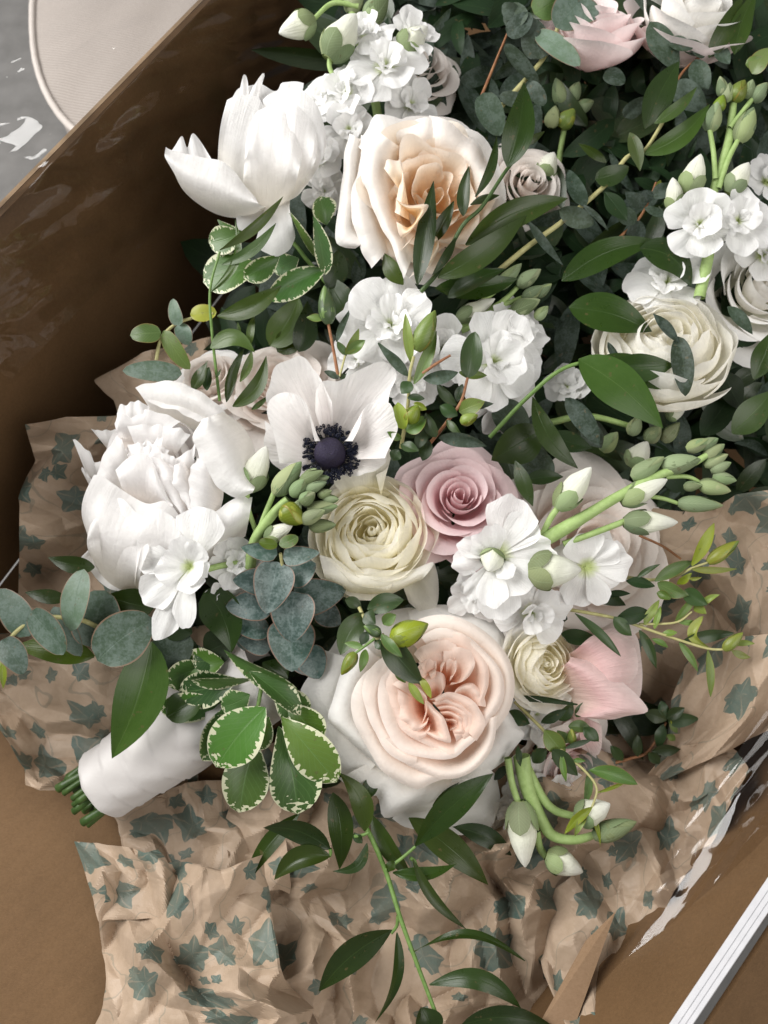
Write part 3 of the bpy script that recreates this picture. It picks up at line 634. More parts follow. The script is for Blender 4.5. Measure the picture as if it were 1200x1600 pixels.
lf(Z3, t, 'peony', [(395, 165), (480, 132), (600, 122), (700, 150), (800, 215), (890, 300)], -35, [(500, 330), (580, 350), (680, 380), (800, 420)], -70, (0, -3, 26), 54, crum=3)
lf(Z3, t, 'peony', [(430, 170), (470, 240), (560, 275), (650, 300), (740, 350)], -28, [(480, 150), (600, 150), (720, 190), (840, 290)], -52, (0, 2, 4), 55)
lf(Z3, t, 'peony_in', [(290, 300), (310, 265), (370, 240), (420, 238), (470, 260)], -14, [(330, 480), (400, 470), (480, 440)], -50, (-2, -2, 22), 56, rough=3)
lf(Z3, t, 'peony_in', [(275, 350), (300, 320), (350, 320), (460, 290), (560, 310), (640, 350)], -8, [(330, 500), (420, 480), (520, 470)], -45, (-2, -2, 20), 57, rough=3)
lf(Z3, t, 'peony', [(165, 690), (190, 610), (220, 540), (280, 440), (310, 400)], -22, [(330, 800), (400, 720), (420, 640)], -60, (-6, -2, 26), 58)
lf(Z3, t, 'peony_in', [(350, 380), (420, 360), (540, 370), (620, 390), (700, 420)], 0, [(420, 560), (500, 570), (600, 560)], -40, (0, -2, 18), 59, crum=2.5, rough=3)
lf(Z3, t, 'peony_in', [(350, 480), (400, 470), (440, 490), (500, 460), (545, 430)], 6, [(400, 620), (460, 640), (520, 620)], -30, (0, 0, 14), 60, crum=2.5, rough=3)
lf(Z3, t, 'peony_in', [(480, 560), (540, 540), (600, 560), (630, 540), (700, 500), (730, 440)], 4, [(560, 700), (600, 720), (700, 700)], -30, (0, 0, 16), 61, crum=2.5, rough=3)
lf(Z3, t, 'peony_in', [(285, 620), (330, 560), (410, 530), (470, 535), (520, 640), (570, 760), (600, 800)], 10, [(330, 745), (400, 790), (500, 810), (600, 840)], -22, (0, 0, 22), 62, crum=3)
lf(Z3, t, 'peony_in', [(470, 540), (520, 620), (570, 740), (640, 860)], 8, [(600, 560), (660, 640), (680, 740), (690, 860)], -16, (0, 0, 16), 63, crum=3, rough=3)
lf(Z3, t, 'peony_in', [(600, 590), (600, 680), (640, 760), (680, 830)], 12, [(700, 560), (720, 660), (760, 780), (740, 860)], -12, (0, 0, 14), 64, crum=3, rough=3)
lf(Z3, t, 'peony_in', [(740, 550), (705, 600), (690, 700), (700, 800), (715, 880)], 16, [(860, 640), (880, 740), (860, 840), (820, 920)], -12, (0, 0, 16), 65, crum=2.5, rough=2)
rq = RS(88)
for q in range(16):
    a = rq.uniform(1.9, 5.0); d = rq.uniform(20, 190); cx, cy = 540 + d * math.cos(a) * 1.0, 590 - d * math.sin(-a) * -.9 * .8
    wd_ = rq.uniform(55, 105); hh = rq.uniform(60, 110); tl = rq.uniform(-.5, .5)
    rim = [(cx + k * wd_, cy - hh * (.55 - .45 * k * k) + tl * k * 50 + rq.uniform(-12, 12)) for k in (-1, -.6, -.2, .2, .6, 1)]
    bs = [(cx + k * wd_ * .7, cy + hh * .6 + tl * k * 30) for k in (-1, 0, 1)]
    lf(Z3, t, 'peony_in', rim, 8 - d * .10 + rq.uniform(-4, 6), bs, -26 - d * .10, (0, 0, 13), 800 + q, crum=2.2, rough=3.5)
lf(Z3, t, 'peony', [(760, 335), (715, 420), (730, 520), (795, 640), (860, 725), (960, 770), (1040, 740)], 24, [(880, 295), (980, 370), (1045, 480), (1060, 600), (1060, 700)], -30, (0, 0, 38), 66, crum=3)
lf(Z3, t, 'peony', [(165, 640), (210, 640), (270, 690), (340, 745), (460, 800), (560, 790), (640, 870), (700, 960)], 10, [(140, 1000), (170, 1140), (280, 1265), (420, 1285), (560, 1230), (640, 1130)], -85, (-16, 4, 52), 67, crum=3, rough=3)
lf(Z3, t, 'peony', [(640, 870), (720, 890), (820, 860), (920, 780), (1040, 760)], 4, [(560, 1180), (700, 1180), (860, 1100), (1000, 980)], -70, (0, 4, 42), 68, crum=2)
lf(Z3, t, 'peony', [(150, 900), (200, 800), (290, 770), (380, 830), (440, 930), (470, 1060)], 16, [(160, 1110), (220, 1210), (320, 1275), (430, 1270)], -78, (-8, 6, 40), 141, crum=3, rough=4)
lf(Z3, t, 'peony', [(400, 1010), (440, 900), (520, 840), (600, 870), (660, 950), (680, 1060)], 20, [(380, 1270), (460, 1280), (560, 1240), (640, 1150)], -74, (2, 6, 38), 142, crum=3, rough=4)
lf(Z3, t, 'peony', [(130, 1060), (95, 1110), (140, 1180), (230, 1260), (330, 1290)], -80, [(200, 1050), (260, 1100), (350, 1180)], -110, (0, 0, 10), 69)

# --- white peony, upper left, cupped on its side
Z1 = ZT(240, 80, 3.75)
t = thing('peony', 'white peony cupped on its side in front of the bare cardboard, upper left', 'peony', (430, 300, -170), 'white peonies')
H1 = -60
lf(Z1, t, 'peony', [(500, 260), (520, 150), (532, 135), (548, 160), (560, 260)], H1 - 40, [(520, 420), (560, 420)], H1 - 50, (0, 0, 6), 71, nu=18)
lf(Z1, t, 'peony', [(560, 260), (600, 180), (640, 125), (652, 140), (630, 190), (605, 260)], H1 - 36, [(540, 420), (590, 420)], H1 - 50, (0, 0, 6), 72, nu=18)
lf(Z1, t, 'peony', [(450, 280), (500, 220), (620, 200), (720, 230), (760, 180), (880, 190)], H1 - 52, [(520, 560), (640, 560), (820, 540)], H1 - 60, (0, 0, 10), 73)
lf(Z1, t, 'peony', [(105, 580), (165, 500), (195, 560), (225, 490), (260, 510), (345, 640)], H1 - 10, [(200, 800), (300, 840), (420, 820)], H1 - 40, (0, 0, 10), 74, nu=30)
lf(Z1, t, 'peony', [(640, 290), (700, 240), (800, 215), (890, 240), (960, 330), (1000, 430), (1010, 560)], H1 - 6, [(680, 860), (760, 880), (840, 850), (900, 780)], H1 - 50, (4, 0, 34), 75)
lf(Z1, t, 'peony', [(640, 330), (760, 290), (860, 330), (940, 440), (960, 580)], H1 + 10, [(640, 880), (740, 900), (840, 840), (880, 760)], H1 - 40, (4, 0, 36), 76, crum=3)
lf(Z1, t, 'peony', [(430, 285), (500, 258), (560, 256), (610, 268), (650, 320), (680, 420)], H1 + 6, [(375, 650), (440, 800), (560, 860), (660, 840)], H1 - 45, (-4, 0, 44), 77, crum=2)
lf(Z1, t, 'peony', [(540, 560), (560, 450), (620, 350), (720, 330), (800, 390), (850, 500), (870, 620)], H1 + 22, [(520, 820), (600, 920), (720, 920), (820, 830)], H1 - 35, (0, 0, 40), 78, crum=3)
lf(Z1, t, 'peony', [(72, 560), (100, 580), (190, 605), (280, 625), (390, 645), (470, 700), (530, 780), (600, 860)], H1 + 16, [(90, 640), (170, 810), (300, 920), (430, 972), (560, 968), (690, 905)], H1 - 60, (-4, 6, 46), 79, crum=1.5)
lf(Z1, t, 'peony', [(590, 1140), (660, 1190), (750, 1198), (820, 1130), (825, 1050), (790, 950)], H1 - 20, [(670, 860), (740, 840), (800, 870)], H1 - 50, (0, 0, 22), 80)
lf(Z1, t, 'peony', [(480, 980), (500, 1060), (600, 1070), (700, 1000)], H1 - 46, [(520, 930), (600, 920), (680, 900)], H1 - 60, (0, 0, 8), 81)

# --- peach garden rose, top centre
Z2 = ZT(500, 160, 3.75)
t = thing('garden_rose', 'ruffled peach garden rose with a golden heart, top middle', 'rose', (670, 300, -190), 'garden roses')
fr = frame(668, 318, -105, (.16, -.06, .95), .5)
rings(t, fr, [(2, 4, 16, 12, 40, 10, 2.8, dict(k=.2, ruf=4)), (3, 5, 30, 32, 56, 0, 2.6, dict(k=.2, ruf=9, crum=1.5, spiral=6)), (5, 6, 44, 50, 70, -8, 2.0, dict(k=.2, ruf=11, crum=1.5, curl=6, spiral=7)),
              (6, 8, 60, 70, 76, -16, 1.7, dict(k=.2, ruf=12, crum=1.5, curl=10, spiral=8)), (7, 8, 76, 90, 78, -26, 1.5, dict(k=.2, ruf=11, crum=1, curl=14)),
              (6, 8, 90, 108, 70, -36, 1.5, dict(k=.2, ruf=7, curl=18, mat='peach_out'))], 333, 'peach', 19, 14)
for k, (rim, hr, base, hb) in enumerate([
    ([(170, 180), (135, 380), (105, 620), (90, 800), (140, 850), (210, 855)], -52, [(300, 250), (280, 450), (270, 650), (330, 760)], -110),
    ([(240, 190), (230, 400), (185, 500), (180, 650), (230, 830), (300, 975)], -40, [(420, 300), (400, 500), (400, 700), (440, 820)], -100),
    ([(340, 170), (260, 240), (245, 420), (290, 560), (350, 720), (430, 850), (490, 1035)], -26, [(520, 300), (490, 500), (520, 700), (570, 840)], -100),
    ([(220, 260), (300, 100), (350, 60), (480, 90), (640, 90), (720, 100)], -50, [(420, 400), (520, 380), (640, 380)], -110),
    ([(640, 70), (760, 120), (870, 190), (960, 300), (1020, 420), (1060, 560)], -50, [(620, 400), (740, 420), (840, 500), (860, 600)], -110),
    ([(370, 380), (400, 330), (470, 340), (480, 420), (460, 520), (430, 640)], -8, [(500, 560), (520, 620), (540, 700)], -70),
    ([(440, 560), (520, 600), (640, 600), (560, 720), (480, 790), (450, 700)], -6, [(480, 620), (560, 680), (520, 740)], -40),
    ([(460, 880), (560, 780), (640, 820), (700, 840), (640, 960), (520, 1030)], -20, [(640, 700), (680, 760), (700, 800)], -80)]):
    lf(Z2, t, 'peach_out' if k < 5 else 'peach', rim, hr, base, hb, (0, 0, 30), 90 + k, crum=3.5, roll=8, rough=3)

# --- anemone
Z4 = ZT(380, 540, 3.75)
t = thing('anemone', 'white anemone with a dark blue-black eye, in the middle of the bouquet', 'anemone', (515, 715, -90))
for k, (rim, base, hr, bl) in enumerate([
    ([(150, 420), (138, 300), (150, 210), (210, 110), (300, 68), (370, 80), (420, 150), (470, 220), (520, 330)], [(440, 560), (480, 530), (530, 530)], 4, -4),
    ([(420, 380), (430, 260), (480, 210), (560, 206), (680, 140), (800, 92), (870, 120), (893, 190), (862, 270), (850, 380)], [(470, 540), (540, 530), (600, 540)], 8, -2),
    ([(210, 690), (175, 520), (148, 400), (160, 315), (240, 278), (320, 290), (375, 350), (392, 450), (420, 560)], [(430, 680), (440, 620), (470, 560)], 20, 12),
    ([(640, 560), (690, 460), (700, 380), (770, 330), (850, 340), (890, 420), (912, 480), (870, 580), (830, 660)], [(570, 560), (600, 610), (600, 670)], 20, 12),
    ([(125, 440), (130, 600), (190, 710), (300, 760), (420, 780)], [(420, 640), (440, 680), (480, 700)], -22, 4),
    ([(560, 760), (700, 760), (820, 700), (860, 600)], [(540, 690), (580, 680), (600, 640)], -20, 6)]):
    lf(Z4, t, 'anemone', rim, hr, base, -36, (0, 0, bl), 110 + k, crum=3.0, nu=30, rough=2)
fr = frame(516, 712, -34, (.03, .12, .97))
n = 18; th_ = np.linspace(0, 2 * math.pi, 28, endpoint=False)[None]; v = np.linspace(0, 1, n)[:, None]
rr = 25.5 * np.sin(np.pi * (.08 + .92 * v) / 1.0 * .94 + .06) ** .6 * (v < 1) * np.cos(v * math.pi / 2) ** .35; zz = 4 + 44 * np.sin(v * math.pi / 2)
rr = 25.5 * np.cos(v * math.pi / 2) ** .55
put('eye', fr(np.stack(np.broadcast_arrays(rr * np.cos(th_), rr * np.sin(th_), zz), -1)), M['eye'], t, wrap=True)
r = RS(5)
sph = [(math.cos(a) * math.cos(b), math.sin(a) * math.cos(b), math.sin(b)) for b in (-1.1, -.4, .4, 1.1) for a in np.linspace(0, 6.283, 6, endpoint=False)]
for i in range(250):
    a = r.uniform(0, 6.283); R = r.uniform(27, 46); z = 22 - (R - 30) * .35 + r.uniform(-5, 5)
    c, s = math.cos(a), math.sin(a)
    S = np.array(sph).reshape(4, 6, 3) * np.array([3.8, 2.6, 3.0]); S = np.stack([S[..., 0] * c - S[..., 1] * s, S[..., 0] * s + S[..., 1] * c, S[..., 2]], -1) + np.array([R * c, R * s, z])
    put('stamen', fr(S), M['stamen'], t, wrap=True)
    if i % 2 == 0:
        P = np.array([[20 * c, 20 * s, 2], [R * .8 * c, R * .8 * s, z * .8], [R * c, R * s, z]]); q = np.array([-s, c, 0]) * .7
        put('filament', fr(np.stack([P - q, P + q], 1)), M['filament'], t)

# --- ranunculus and roses
t = thing('ranunculus', 'cream yellow ranunculus with layered petals, below the anemone', 'ranunculus', (585, 850, -120), 'ranunculus blooms')
ranunculus(t, frame(583, 838, -48, (-.04, .30, .95)), 100, 401, 'cream', splay=.6)
Z5 = ZT(480, 700, 3.529)
lf(Z5, t, 'cream', [(560, 850), (640, 915), (700, 900), (722, 800), (710, 660), (680, 560)], -62, [(480, 640), (560, 620), (600, 540)], -85, (0, 0, 14), 121)
lf(Z5, t, 'cream', [(120, 160), (160, 110), (230, 115), (300, 90), (360, 30), (420, -5), (465, 20), (440, 110), (380, 150)], -30, [(250, 330), (340, 300), (420, 320)], -80, (0, 0, 16), 122)
lf(Z5, t, 'creamw', [(70, 600), (140, 610), (280, 650), (420, 670), (560, 680), (690, 620), (700, 640)], -12, [(120, 770), (240, 835), (400, 830), (580, 750)], -70, (0, 6, 36), 124, rough=3)
t = thing('spray_rose', 'dusty pink spiral rose between the cream ranunculus and white stock', 'rose', (715, 790, -120), 'pink roses')
classic_rose(t, frame(713, 790, -78, (.05, .36, .93), .6), 85, 411, 'pink')
t = thing('ranunculus', 'white ranunculus partly covered by glossy leaves near the right edge', 'ranunculus', (1040, 550, -190), 'ranunculus blooms')
ranunculus(t, frame(1032, 552, -100, (-.12, .45, .88), 1.0), 116, 421, 'creamw', eye='creamw', splay=.45)
t = thing('ranunculus', 'small cream half-closed ranunculus beside the pink tulip', 'ranunculus', (840, 1040, -140), 'ranunculus blooms')
ranunculus(t, frame(842, 1036, -72, (.35, .10, .92), .3), 70, 431, 'cream', 'creamw')
t = thing('spray_rose', 'pale pink rose at the top edge, second bloom from the right', 'rose', (920, 70, -260), 'pink roses')
classic_rose(t, frame(925, 75, -200, (.05, .72, .70), .2), 96, 441, 'pale_pink', closed=True)
t = thing('spray_rose', 'blush white rose in the top corner behind eucalyptus leaves', 'rose', (1060, 40, -260), 'white roses')
classic_rose(t, frame(1065, 62, -200, (.1, .62, .78), 1.2), 112, 451, 'ivory', 'pale_pink', closed=True)
t = thing('spray_rose', 'creamy white rose cut off by the right edge, above the white ranunculus', 'rose', (1170, 450, -230), 'white roses')
classic_rose(t, frame(1172, 462, -185, (.1, .2, .95), 2.2), 92, 461, 'ivory')
t = thing('spray_rose', 'beige blush rose tucked behind the anemone', 'rose', (440, 600, -180), 'beige blush roses')
classic_rose(t, frame(440, 612, -135, (-.05, .5, .85), .4), 84, 471, 'quick')
t = thing('spray_rose', 'pale beige rose peeking out above the large lower peony', 'rose', (340, 600, -190), 'beige blush roses')
classic_rose(t, frame(335, 606, -150, (-.2, .5, .8), 2.4), 62, 481, 'quick', 'peony')
t = thing('spray_rose', 'beige blush rose behind the white stock stalk, right of the pink rose', 'rose', (910, 850, -190), 'beige blush roses')
classic_rose(t, frame(912, 860, -150, (.2, .2, .95), 1.4), 118, 491, 'quick', 'quick')
t = thing('spray_rose', 'soft blush rose low on the right, under the pink tulip', 'rose', (870, 1190, -190), 'beige blush roses')
classic_rose(t, frame(880, 1185, -150, (.4, -.2, .9), .4), 72, 501, 'pale_pink', 'quick')
t = thing('spray_rose', 'dusky blush rose hidden behind the top white stock', 'rose', (650, 110, -260), 'beige blush roses')
classic_rose(t, frame(652, 120, -215, (.2, .3, .9), .9), 58, 511, 'quick')
t = thing('spray_rose', 'dusky rose in the shade right of the peach garden rose', 'rose', (830, 290, -260), 'beige blush roses')
classic_rose(t, frame(818, 300, -215, (.2, .1, .9), 1.9), 66, 521, 'quick')

# --- tulip
t = thing('tulip', 'closed pink tulip lying on its side at the right of the bouquet', 'tulip', (900, 1070, -110))
lf(ID, t, 'tulip', [(915, 1000), (945, 984), (975, 983), (996, 996), (1003, 1030), (1004, 1065), (998, 1092), (975, 1108)], -78, [(880, 1030), (872, 1050), (874, 1075), (892, 1100)], -112, (4, 0, 40), 131, nu=34, crum=3)
lf(ID, t, 'tulip', [(900, 1015), (925, 994), (955, 988), (985, 1000), (998, 1025), (996, 1050), (985, 1068)], -66, [(882, 1025), (872, 1050), (876, 1075)], -100, (4, -2, 44), 132, nu=34, crum=3)
lf(ID, t, 'tulip', [(893, 1025), (925, 1034), (960, 1055), (990, 1082), (1012, 1110), (985, 1119), (950, 1124), (915, 1122)], -48, [(868, 1045), (866, 1070), (874, 1095), (890, 1112)], -96, (4, 2, 40), 133, nu=34, crum=3)
lf(ID, t, 'tulip', [(905, 1140), (935, 1130), (940, 1150), (935, 1180), (910, 1170)], -110, [(890, 1110), (900, 1115), (900, 1120)], -120, (0, 0, 8), 134)

# ------------------------------------------------------------------ white stock
def floret(par, x, y, h, R, axis=(0, 0, 1), seed=1, spec=None, mat='stock', n=(6, 5), s1=.55):
    r = RS(seed); f = sub('floret', par, W(x, y, h)); fr = frame(x, y, h, axis, r.uniform(0, 6.28) if spec is None else 0)
    if spec is None:
        spec = []
        for i in range(n[0]): spec.append((360 / n[0] * i + r.uniform(-14, 14), R * r.uniform(.88, 1.08), R * r.uniform(.72, .95), r.uniform(18, 42), r.uniform(-50, -15), 0))
        for i in range(n[1]): spec.append((360 / n[1] * i + 30 + r.uniform(-18, 18), R * r.uniform(.52, .72), R * r.uniform(.48, .65), r.uniform(45, 72), r.uniform(-55, -20), R * .06))
        for i in range(2): spec.append((r.uniform(0, 360), R * .36, R * .34, 75, -30, R * .08))
    for (a, L, w, el, bd, z) in spec:
        V = blade(L, w, math.radians(a), math.radians(el), math.radians(bd), r.uniform(-.15, .30), R * .055, int(r.randint(1e6)), z0=z, w0=.16, k=.24, crum=R * .012, nu=13, nv=13)
        put(PT, fr(V), M[mat], f)
    return f
def bud(par, b, t, w, style='w', seed=1):
    """style w: white bud in green sepals; g: closed green bud; l: lime bud"""
    f = put('bud', bud_mesh(b, t, w * (1.0 if style != 'w' else .94), seed), M[{'w': 'budwhite', 'g': 'sepal', 'l': 'lime', 'o': 'myrtle'}[style]], par, wrap=True)
    n = {'w': 4, 'g': 3, 'l': 2, 'o': 2}[style]
    top = {'w': .46, 'g': .92, 'l': .96, 'o': .96}[style]
    nv, nu = 9, 7; v = np.linspace(0, 1, nv)
    B, Tp = Wp(b), Wp(t); ax = Tp - B; X = np.cross(ax / np.linalg.norm(ax), -FW); X /= np.linalg.norm(X); Y = np.cross(X, ax / np.linalg.norm(ax))
    for k in range(n):
        a0 = k * 2 * math.pi / n + seed * 1.7
        vv = v * top; rr = (w / 2 * PX) * (np.sin(np.pi * np.clip(vv, .02, 1) ** .75) ** .6 * (1 - .25 * vv)) * 1.05 + .5 * PX
        rr = rr * (1 + .18 * np.clip(v - .75, 0, 1) * (1 if style == 'w' else 0))
        half = (math.pi / n) * 1.05 * np.maximum(0, 1 - v ** 3) ** .6 + .03
        uu = np.linspace(-1, 1, nu)
        th = a0 + uu[None] * half[:, None]
        V = B + ax * vv[:, None, None] + X * (rr[:, None] * np.cos(th))[..., None] + Y * (rr[:, None] * np.sin(th))[..., None]
        put('sepal', V, M[{'w': 'sepal', 'g': 'sepal', 'l': 'lime', 'o': 'myrtle_dark'}[style]], f)
    return f
def z1(T, p, h): return T([p], h)[0]
SG = 'white stock stalks'
# top stalk
t = thing('stock_stalk', 'white stock stalk at the top edge, buds nodding over the cardboard', 'stock', (580, 200, -190), SG)
tube('stem', [(600, 260, -200), (585, 150, -170), (560, 60, -150), (540, -20, -150)], 9, 6, M['stempale'], t)
tube('stem', [(560, 10, -140), (520, 5, -135), (490, 30, -130)], 4.5, 4, M['stempale'], t)
tube('stem', [(530, 135, -120), (515, 105, -115), (518, 80, -112)], 4, 4, M['stempale'], t)
for i, (x, y, h, R, ax) in enumerate([(602, 108, -125, 66, (.1, .1, .95)), (540, 150, -125, 55, (-.3, .2, .9)), (645, 62, -140, 46, (.3, .4, .8)), (500, 250, -130, 46, (-.1, .1, .95)), (640, 165, -150, 48, (.4, -.1, .9)), (545, 205, -120, 46, (.1, -.2, .95)), (575, 60, -135, 44, (-.1, .4, .9)), (505, 165, -140, 50, (-.4, .3, .8)), (508, 300, -140, 40, (0, -.2, .9))]):
    floret(t, x, y, h, R, ax, 600 + i)
for i, (b, q, w, s) in enumerate([((492, 32, -128), (436, 52, -122), 50, 'w'), ((512, 92, -112), (556, 22, -105), 62, 'w'), ((548, 22, -150), (560, -25, -150), 36, 'g'), ((572, 35, -150), (606, -8, -150), 42, 'g'), ((622, 82, -135), (668, 42, -128), 50, 'w')]): bud(t, b, q, w, s, i)
# middle stalk
t = thing('stock_stalk', 'white stock above the anemone, pale buds pointing to the upper right', 'stock', (690, 600, -170), SG)
ZB = ZT(480, 400, 3.0)
for p in ([(640, 420), (690, 330), (800, 230), (900, 150)], [(690, 330), (820, 270), (920, 210), (1000, 130)], [(700, 340), (850, 260), (1020, 190)], [(720, 350), (860, 290), (960, 250)]):
    tube('stem', ZB(p, -92), 6, 4, M['stempale'], t)
for i, (b, q, w, s) in enumerate([((890, 155), (1005, 35), 74, 'g'), ((985, 140), (1095, 62), 80, 'g'), ((1010, 200), (1112, 140), 66, 'g'), ((955, 265), (1092, 205), 92, 'g'), ((1070, 190), (1146, 130), 56, 'g'), ((1070, 295), (1130, 235), 60, 'g'), ((700, 300), (880, 200), 96, 'w')]):
    bud(t, z1(ZB, b, -88), z1(ZB, q, -74), w / 3, s, 20 + i)
for i, (x, y, h, R, ax) in enumerate([(611, 512, -62, 82, (.0, .15, .98)), (768, 568, -72, 82, (.25, .0, .95)), (690, 545, -100, 62, (0, 0, 1)), (560, 560, -110, 50, (-.3, 0, .9)), (800, 520, -95, 60, (.4, .3, .8)), (780, 625, -115, 62, (.3, -.4, .85)), (640, 590, -110, 55, (0, -.2, .9))]):
    floret(t, x, y, h, R, ax, 640 + i, n=(7, 6))
# lower left floret and its grey-green bud cluster
t = thing('stock_stalk', 'white stock with a tight grey-green bud cluster, beside the lower peony', 'stock', (400, 900, -120), SG)
floret(t, 300, 885, 8, 60, (-.05, 0, 1), 661, [(75, 98, 78, 22, -20, 0), (100, 60, 45, 45, -20, 4), (168, 92, 50, 22, -35, 0), (150, 50, 30, 40, -20, 2), (215, 95, 62, 18, -25, 0), (245, 130, 46, 12, -25, 0), (265, 100, 40, 24, -30, 0), (285, 50, 48, 50, -30, 4), (20, 45, 50, 55, -40, 3), (190, 55, 48, 40, -30, 6), (60, 55, 48, 50, -30, 6), (330, 44, 44, 60, -30, 4)])
floret(t, 368, 880, -25, 46, (.2, .1, .95), 662); floret(t, 360, 930, -40, 44, (.1, -.4, .9), 663)
tube('stem', [(322, 890, 0), (345, 884, -8), (372, 880, -20)], 5, 5, M['stempale'], t)
tube('stem', [(390, 890, -20), (398, 845, 0), (425, 805, 14), (450, 780, 20)], 9, 7, M['stempale'], t)
tube('stem', [(395, 860, -6), (410, 815, 8), (430, 765, 16)], 5, 4, M['stempale'], t)
tube('stem', [(400, 830, -10), (388, 795, 0), (386, 765, 2)], 4, 4, M['stempale'], t)
ZA = ZT(380, 540, 3.75)
for i, (b, q, w, s, h) in enumerate([((30, 850), (135, 590), 175, 'w', 4), ((185, 870), (340, 680), 130, 'g', 24), ((285, 880), (375, 775), 90, 'g', 36), ((335, 800), (470, 735), 80, 'g', 38), ((365, 850), (490, 800), 66, 'g', 40), ((340, 920), (420, 860), 84, 'g', 44), ((380, 960), (555, 940), 88, 'g', 34), ((340, 1030), (480, 965), 84, 'g', 44), ((390, 1060), (545, 1050), 84, 'g', 30), ((230, 950), (350, 1040), 140, 'l', 40), ((420, 790), (505, 770), 50, 'g', 34), ((440, 880), (520, 850), 56, 'g', 36), ((290, 1010), (330, 900), 70, 'g', 34), ((130, 1130), (290, 1050), 110, 'w', 16), ((470, 900), (560, 900), 60, 'g', 34), ((360, 780), (430, 720), 60, 'g', 30)]):
    bud(t, z1(ZA, b, h - 8), z1(ZA, q, h + 4), w / 3.75, s, 30 + i)
# right stalk
t = thing('stock_stalk', 'white stock reaching right over the blush roses with a long green stalk', 'stock', (790, 900, -120), SG)
ZC = ZT(600, 400, 2.0)
tube('stem', ZC([(470, 905, -10), (600, 830, 0), (720, 758, 6), (850, 688, 8), (960, 650, 6), (1020, 615, 6)]), 11.5, 4.5, M['stempale'], t, lump=.05)
tube('stem', ZC([(560, 900, -8), (650, 868, -4), (755, 828, 0)]), 5, 5, M['stempale'], t)
tube('stem', ZC([(490, 880, -10), (520, 820, -4), (545, 785, 0)]), 5, 5, M['stempale'], t)
tube('stem', ZC([(760, 745, 4), (860, 755, 2), (925, 775, 0)]), 4, 3, M['stempale'], t)
tube('stem', ZC([(880, 690, 4), (950, 690, 2), (1000, 715, 0)]), 4, 3, M['stempale'], t)
for i, (b, q, w, s) in enumerate([((540, 790), (648, 660), 90, 'w'), ((740, 770), (885, 698), 80, 'w'), ((775, 695), (875, 628), 58, 'g'), ((865, 660), (990, 636), 66, 'g'), ((748, 832), (918, 832), 84, 'w'), ((918, 772), (1060, 780), 54, 'g'), ((982, 712), (1084, 735), 54, 'g'), ((1026, 690), (1102, 702), 44, 'g'), ((945, 605), (1022, 575), 44, 'g'), ((1000, 632), (1064, 588), 44, 'g'), ((1020, 672), (1085, 645), 42, 'g'), ((936, 722), (995, 715), 34, 'g'), ((1000, 655), (1075, 620), 40, 'g'), ((985, 600), (1045, 570), 40, 'g')]):
    bud(t, z1(ZC, b, 0), z1(ZC, q, 10), w / 2, s, 60 + i)
floret(t, 775, 870, -8, 70, (0, 0, 1), 671, [(72, 100, 84, 26, -30, 0), (50, 88, 60, 22, -25, 0), (105, 62, 44, 40, -20, 3), (8, 92, 52, 20, -15, 2), (140, 54, 40, 35, -30, 0), (160, 66, 34, 20, -25, 0), (-42, 72, 66, 28, -25, 3), (-25, 84, 46, 14, -20, 0), (-88, 100, 70, 16, -30, 0), (-100, 82, 52, 26, -30, 2), (-125, 82, 34, 8, -30, 0), (190, 72, 44, 8, -30, 0), (-60, 46, 34, 50, -20, 5)])
bud(t, (772, 862, -2), (764, 893, 22), 42, 'w', 3)
floret(t, 915, 885, -30, 62, (.1, 0, 1), 672, [(110, 62, 70, 38, -30, 0), (70, 68, 46, 24, -20, 0), (10, 70, 66, 20, -25, 2), (-20, 62, 44, 20, -35, 0), (-70, 66, 40, 24, -25, 2), (-110, 66, 56, 16, -25, 0), (160, 60, 52, 18, -25, 0), (40, 60, 50, 30, -20, 0)])
bud(t, (825, 892, 8), (908, 890, 22), 66, 'w', 8)
floret(t, 830, 955, -45, 62, (.1, -.3, .95), 673); floret(t, 745, 925, -40, 50, (-.3, -.3, .9), 674)
# stalk near the right edge
t = thing('stock_stalk', 'upright white stock by the right edge, buds above a bright floret', 'stock', (1100, 470, -170), SG)
ZD = ZT(600, 0, 2.0)
tube('stem', ZD([(985, 930), (1020, 760), (1030, 600), (1075, 450), (1092, 320)], -95), 10, 6, M['stempale'], t, lump=.05)
tube('stem', ZD([(1045, 590), (1075, 500), (1110, 430)], -88), 5, 4, M['stempale'], t)
tube('stem', ZD([(1035, 560), (1030, 480), (1018, 405)], -88), 4.5, 4, M['stempale'], t)
tube('stem', ZD([(1080, 400), (1120, 350), (1150, 310)], -88), 4.5, 4, M['stempale'], t)
for i, (b, q, w, s) in enumerate([((948, 605), (990, 482), 92, 'w'), ((1076, 605), (1140, 508), 84, 'w'), ((912, 660), (902, 555), 70, 'w'), ((1016, 412), (1042, 318), 62, 'g'), ((1062, 305), (1050, 238), 40, 'g'), ((1088, 318), (1128, 250), 62, 'l'), ((1150, 318), (1198, 258), 54, 'g'), ((1106, 445), (1155, 335), 72, 'g'), ((1130, 310), (1152, 248), 44, 'g'), ((1066, 320), (1082, 258), 44, 'g'), ((1040, 350), (1062, 295), 44, 'l')]):
    bud(t, z1(ZD, b, -92), z1(ZD, q, -80), w / 2, s, 80 + i)
for i, (x, y, h, R, ax) in enumerate([(1092, 352, -78, 60, (-.15, -.1, 1)), (1150, 348, -85, 60, (.1, .15, .97)), (1040, 445, -125, 66, (-.2, .3, .9)), (1190, 400, -130, 55, (.2, .1, .9)), (1195, 285, -140, 45, (.3, .1, .9))]):
    floret(t, x, y, h, R, ax, 690 + i)
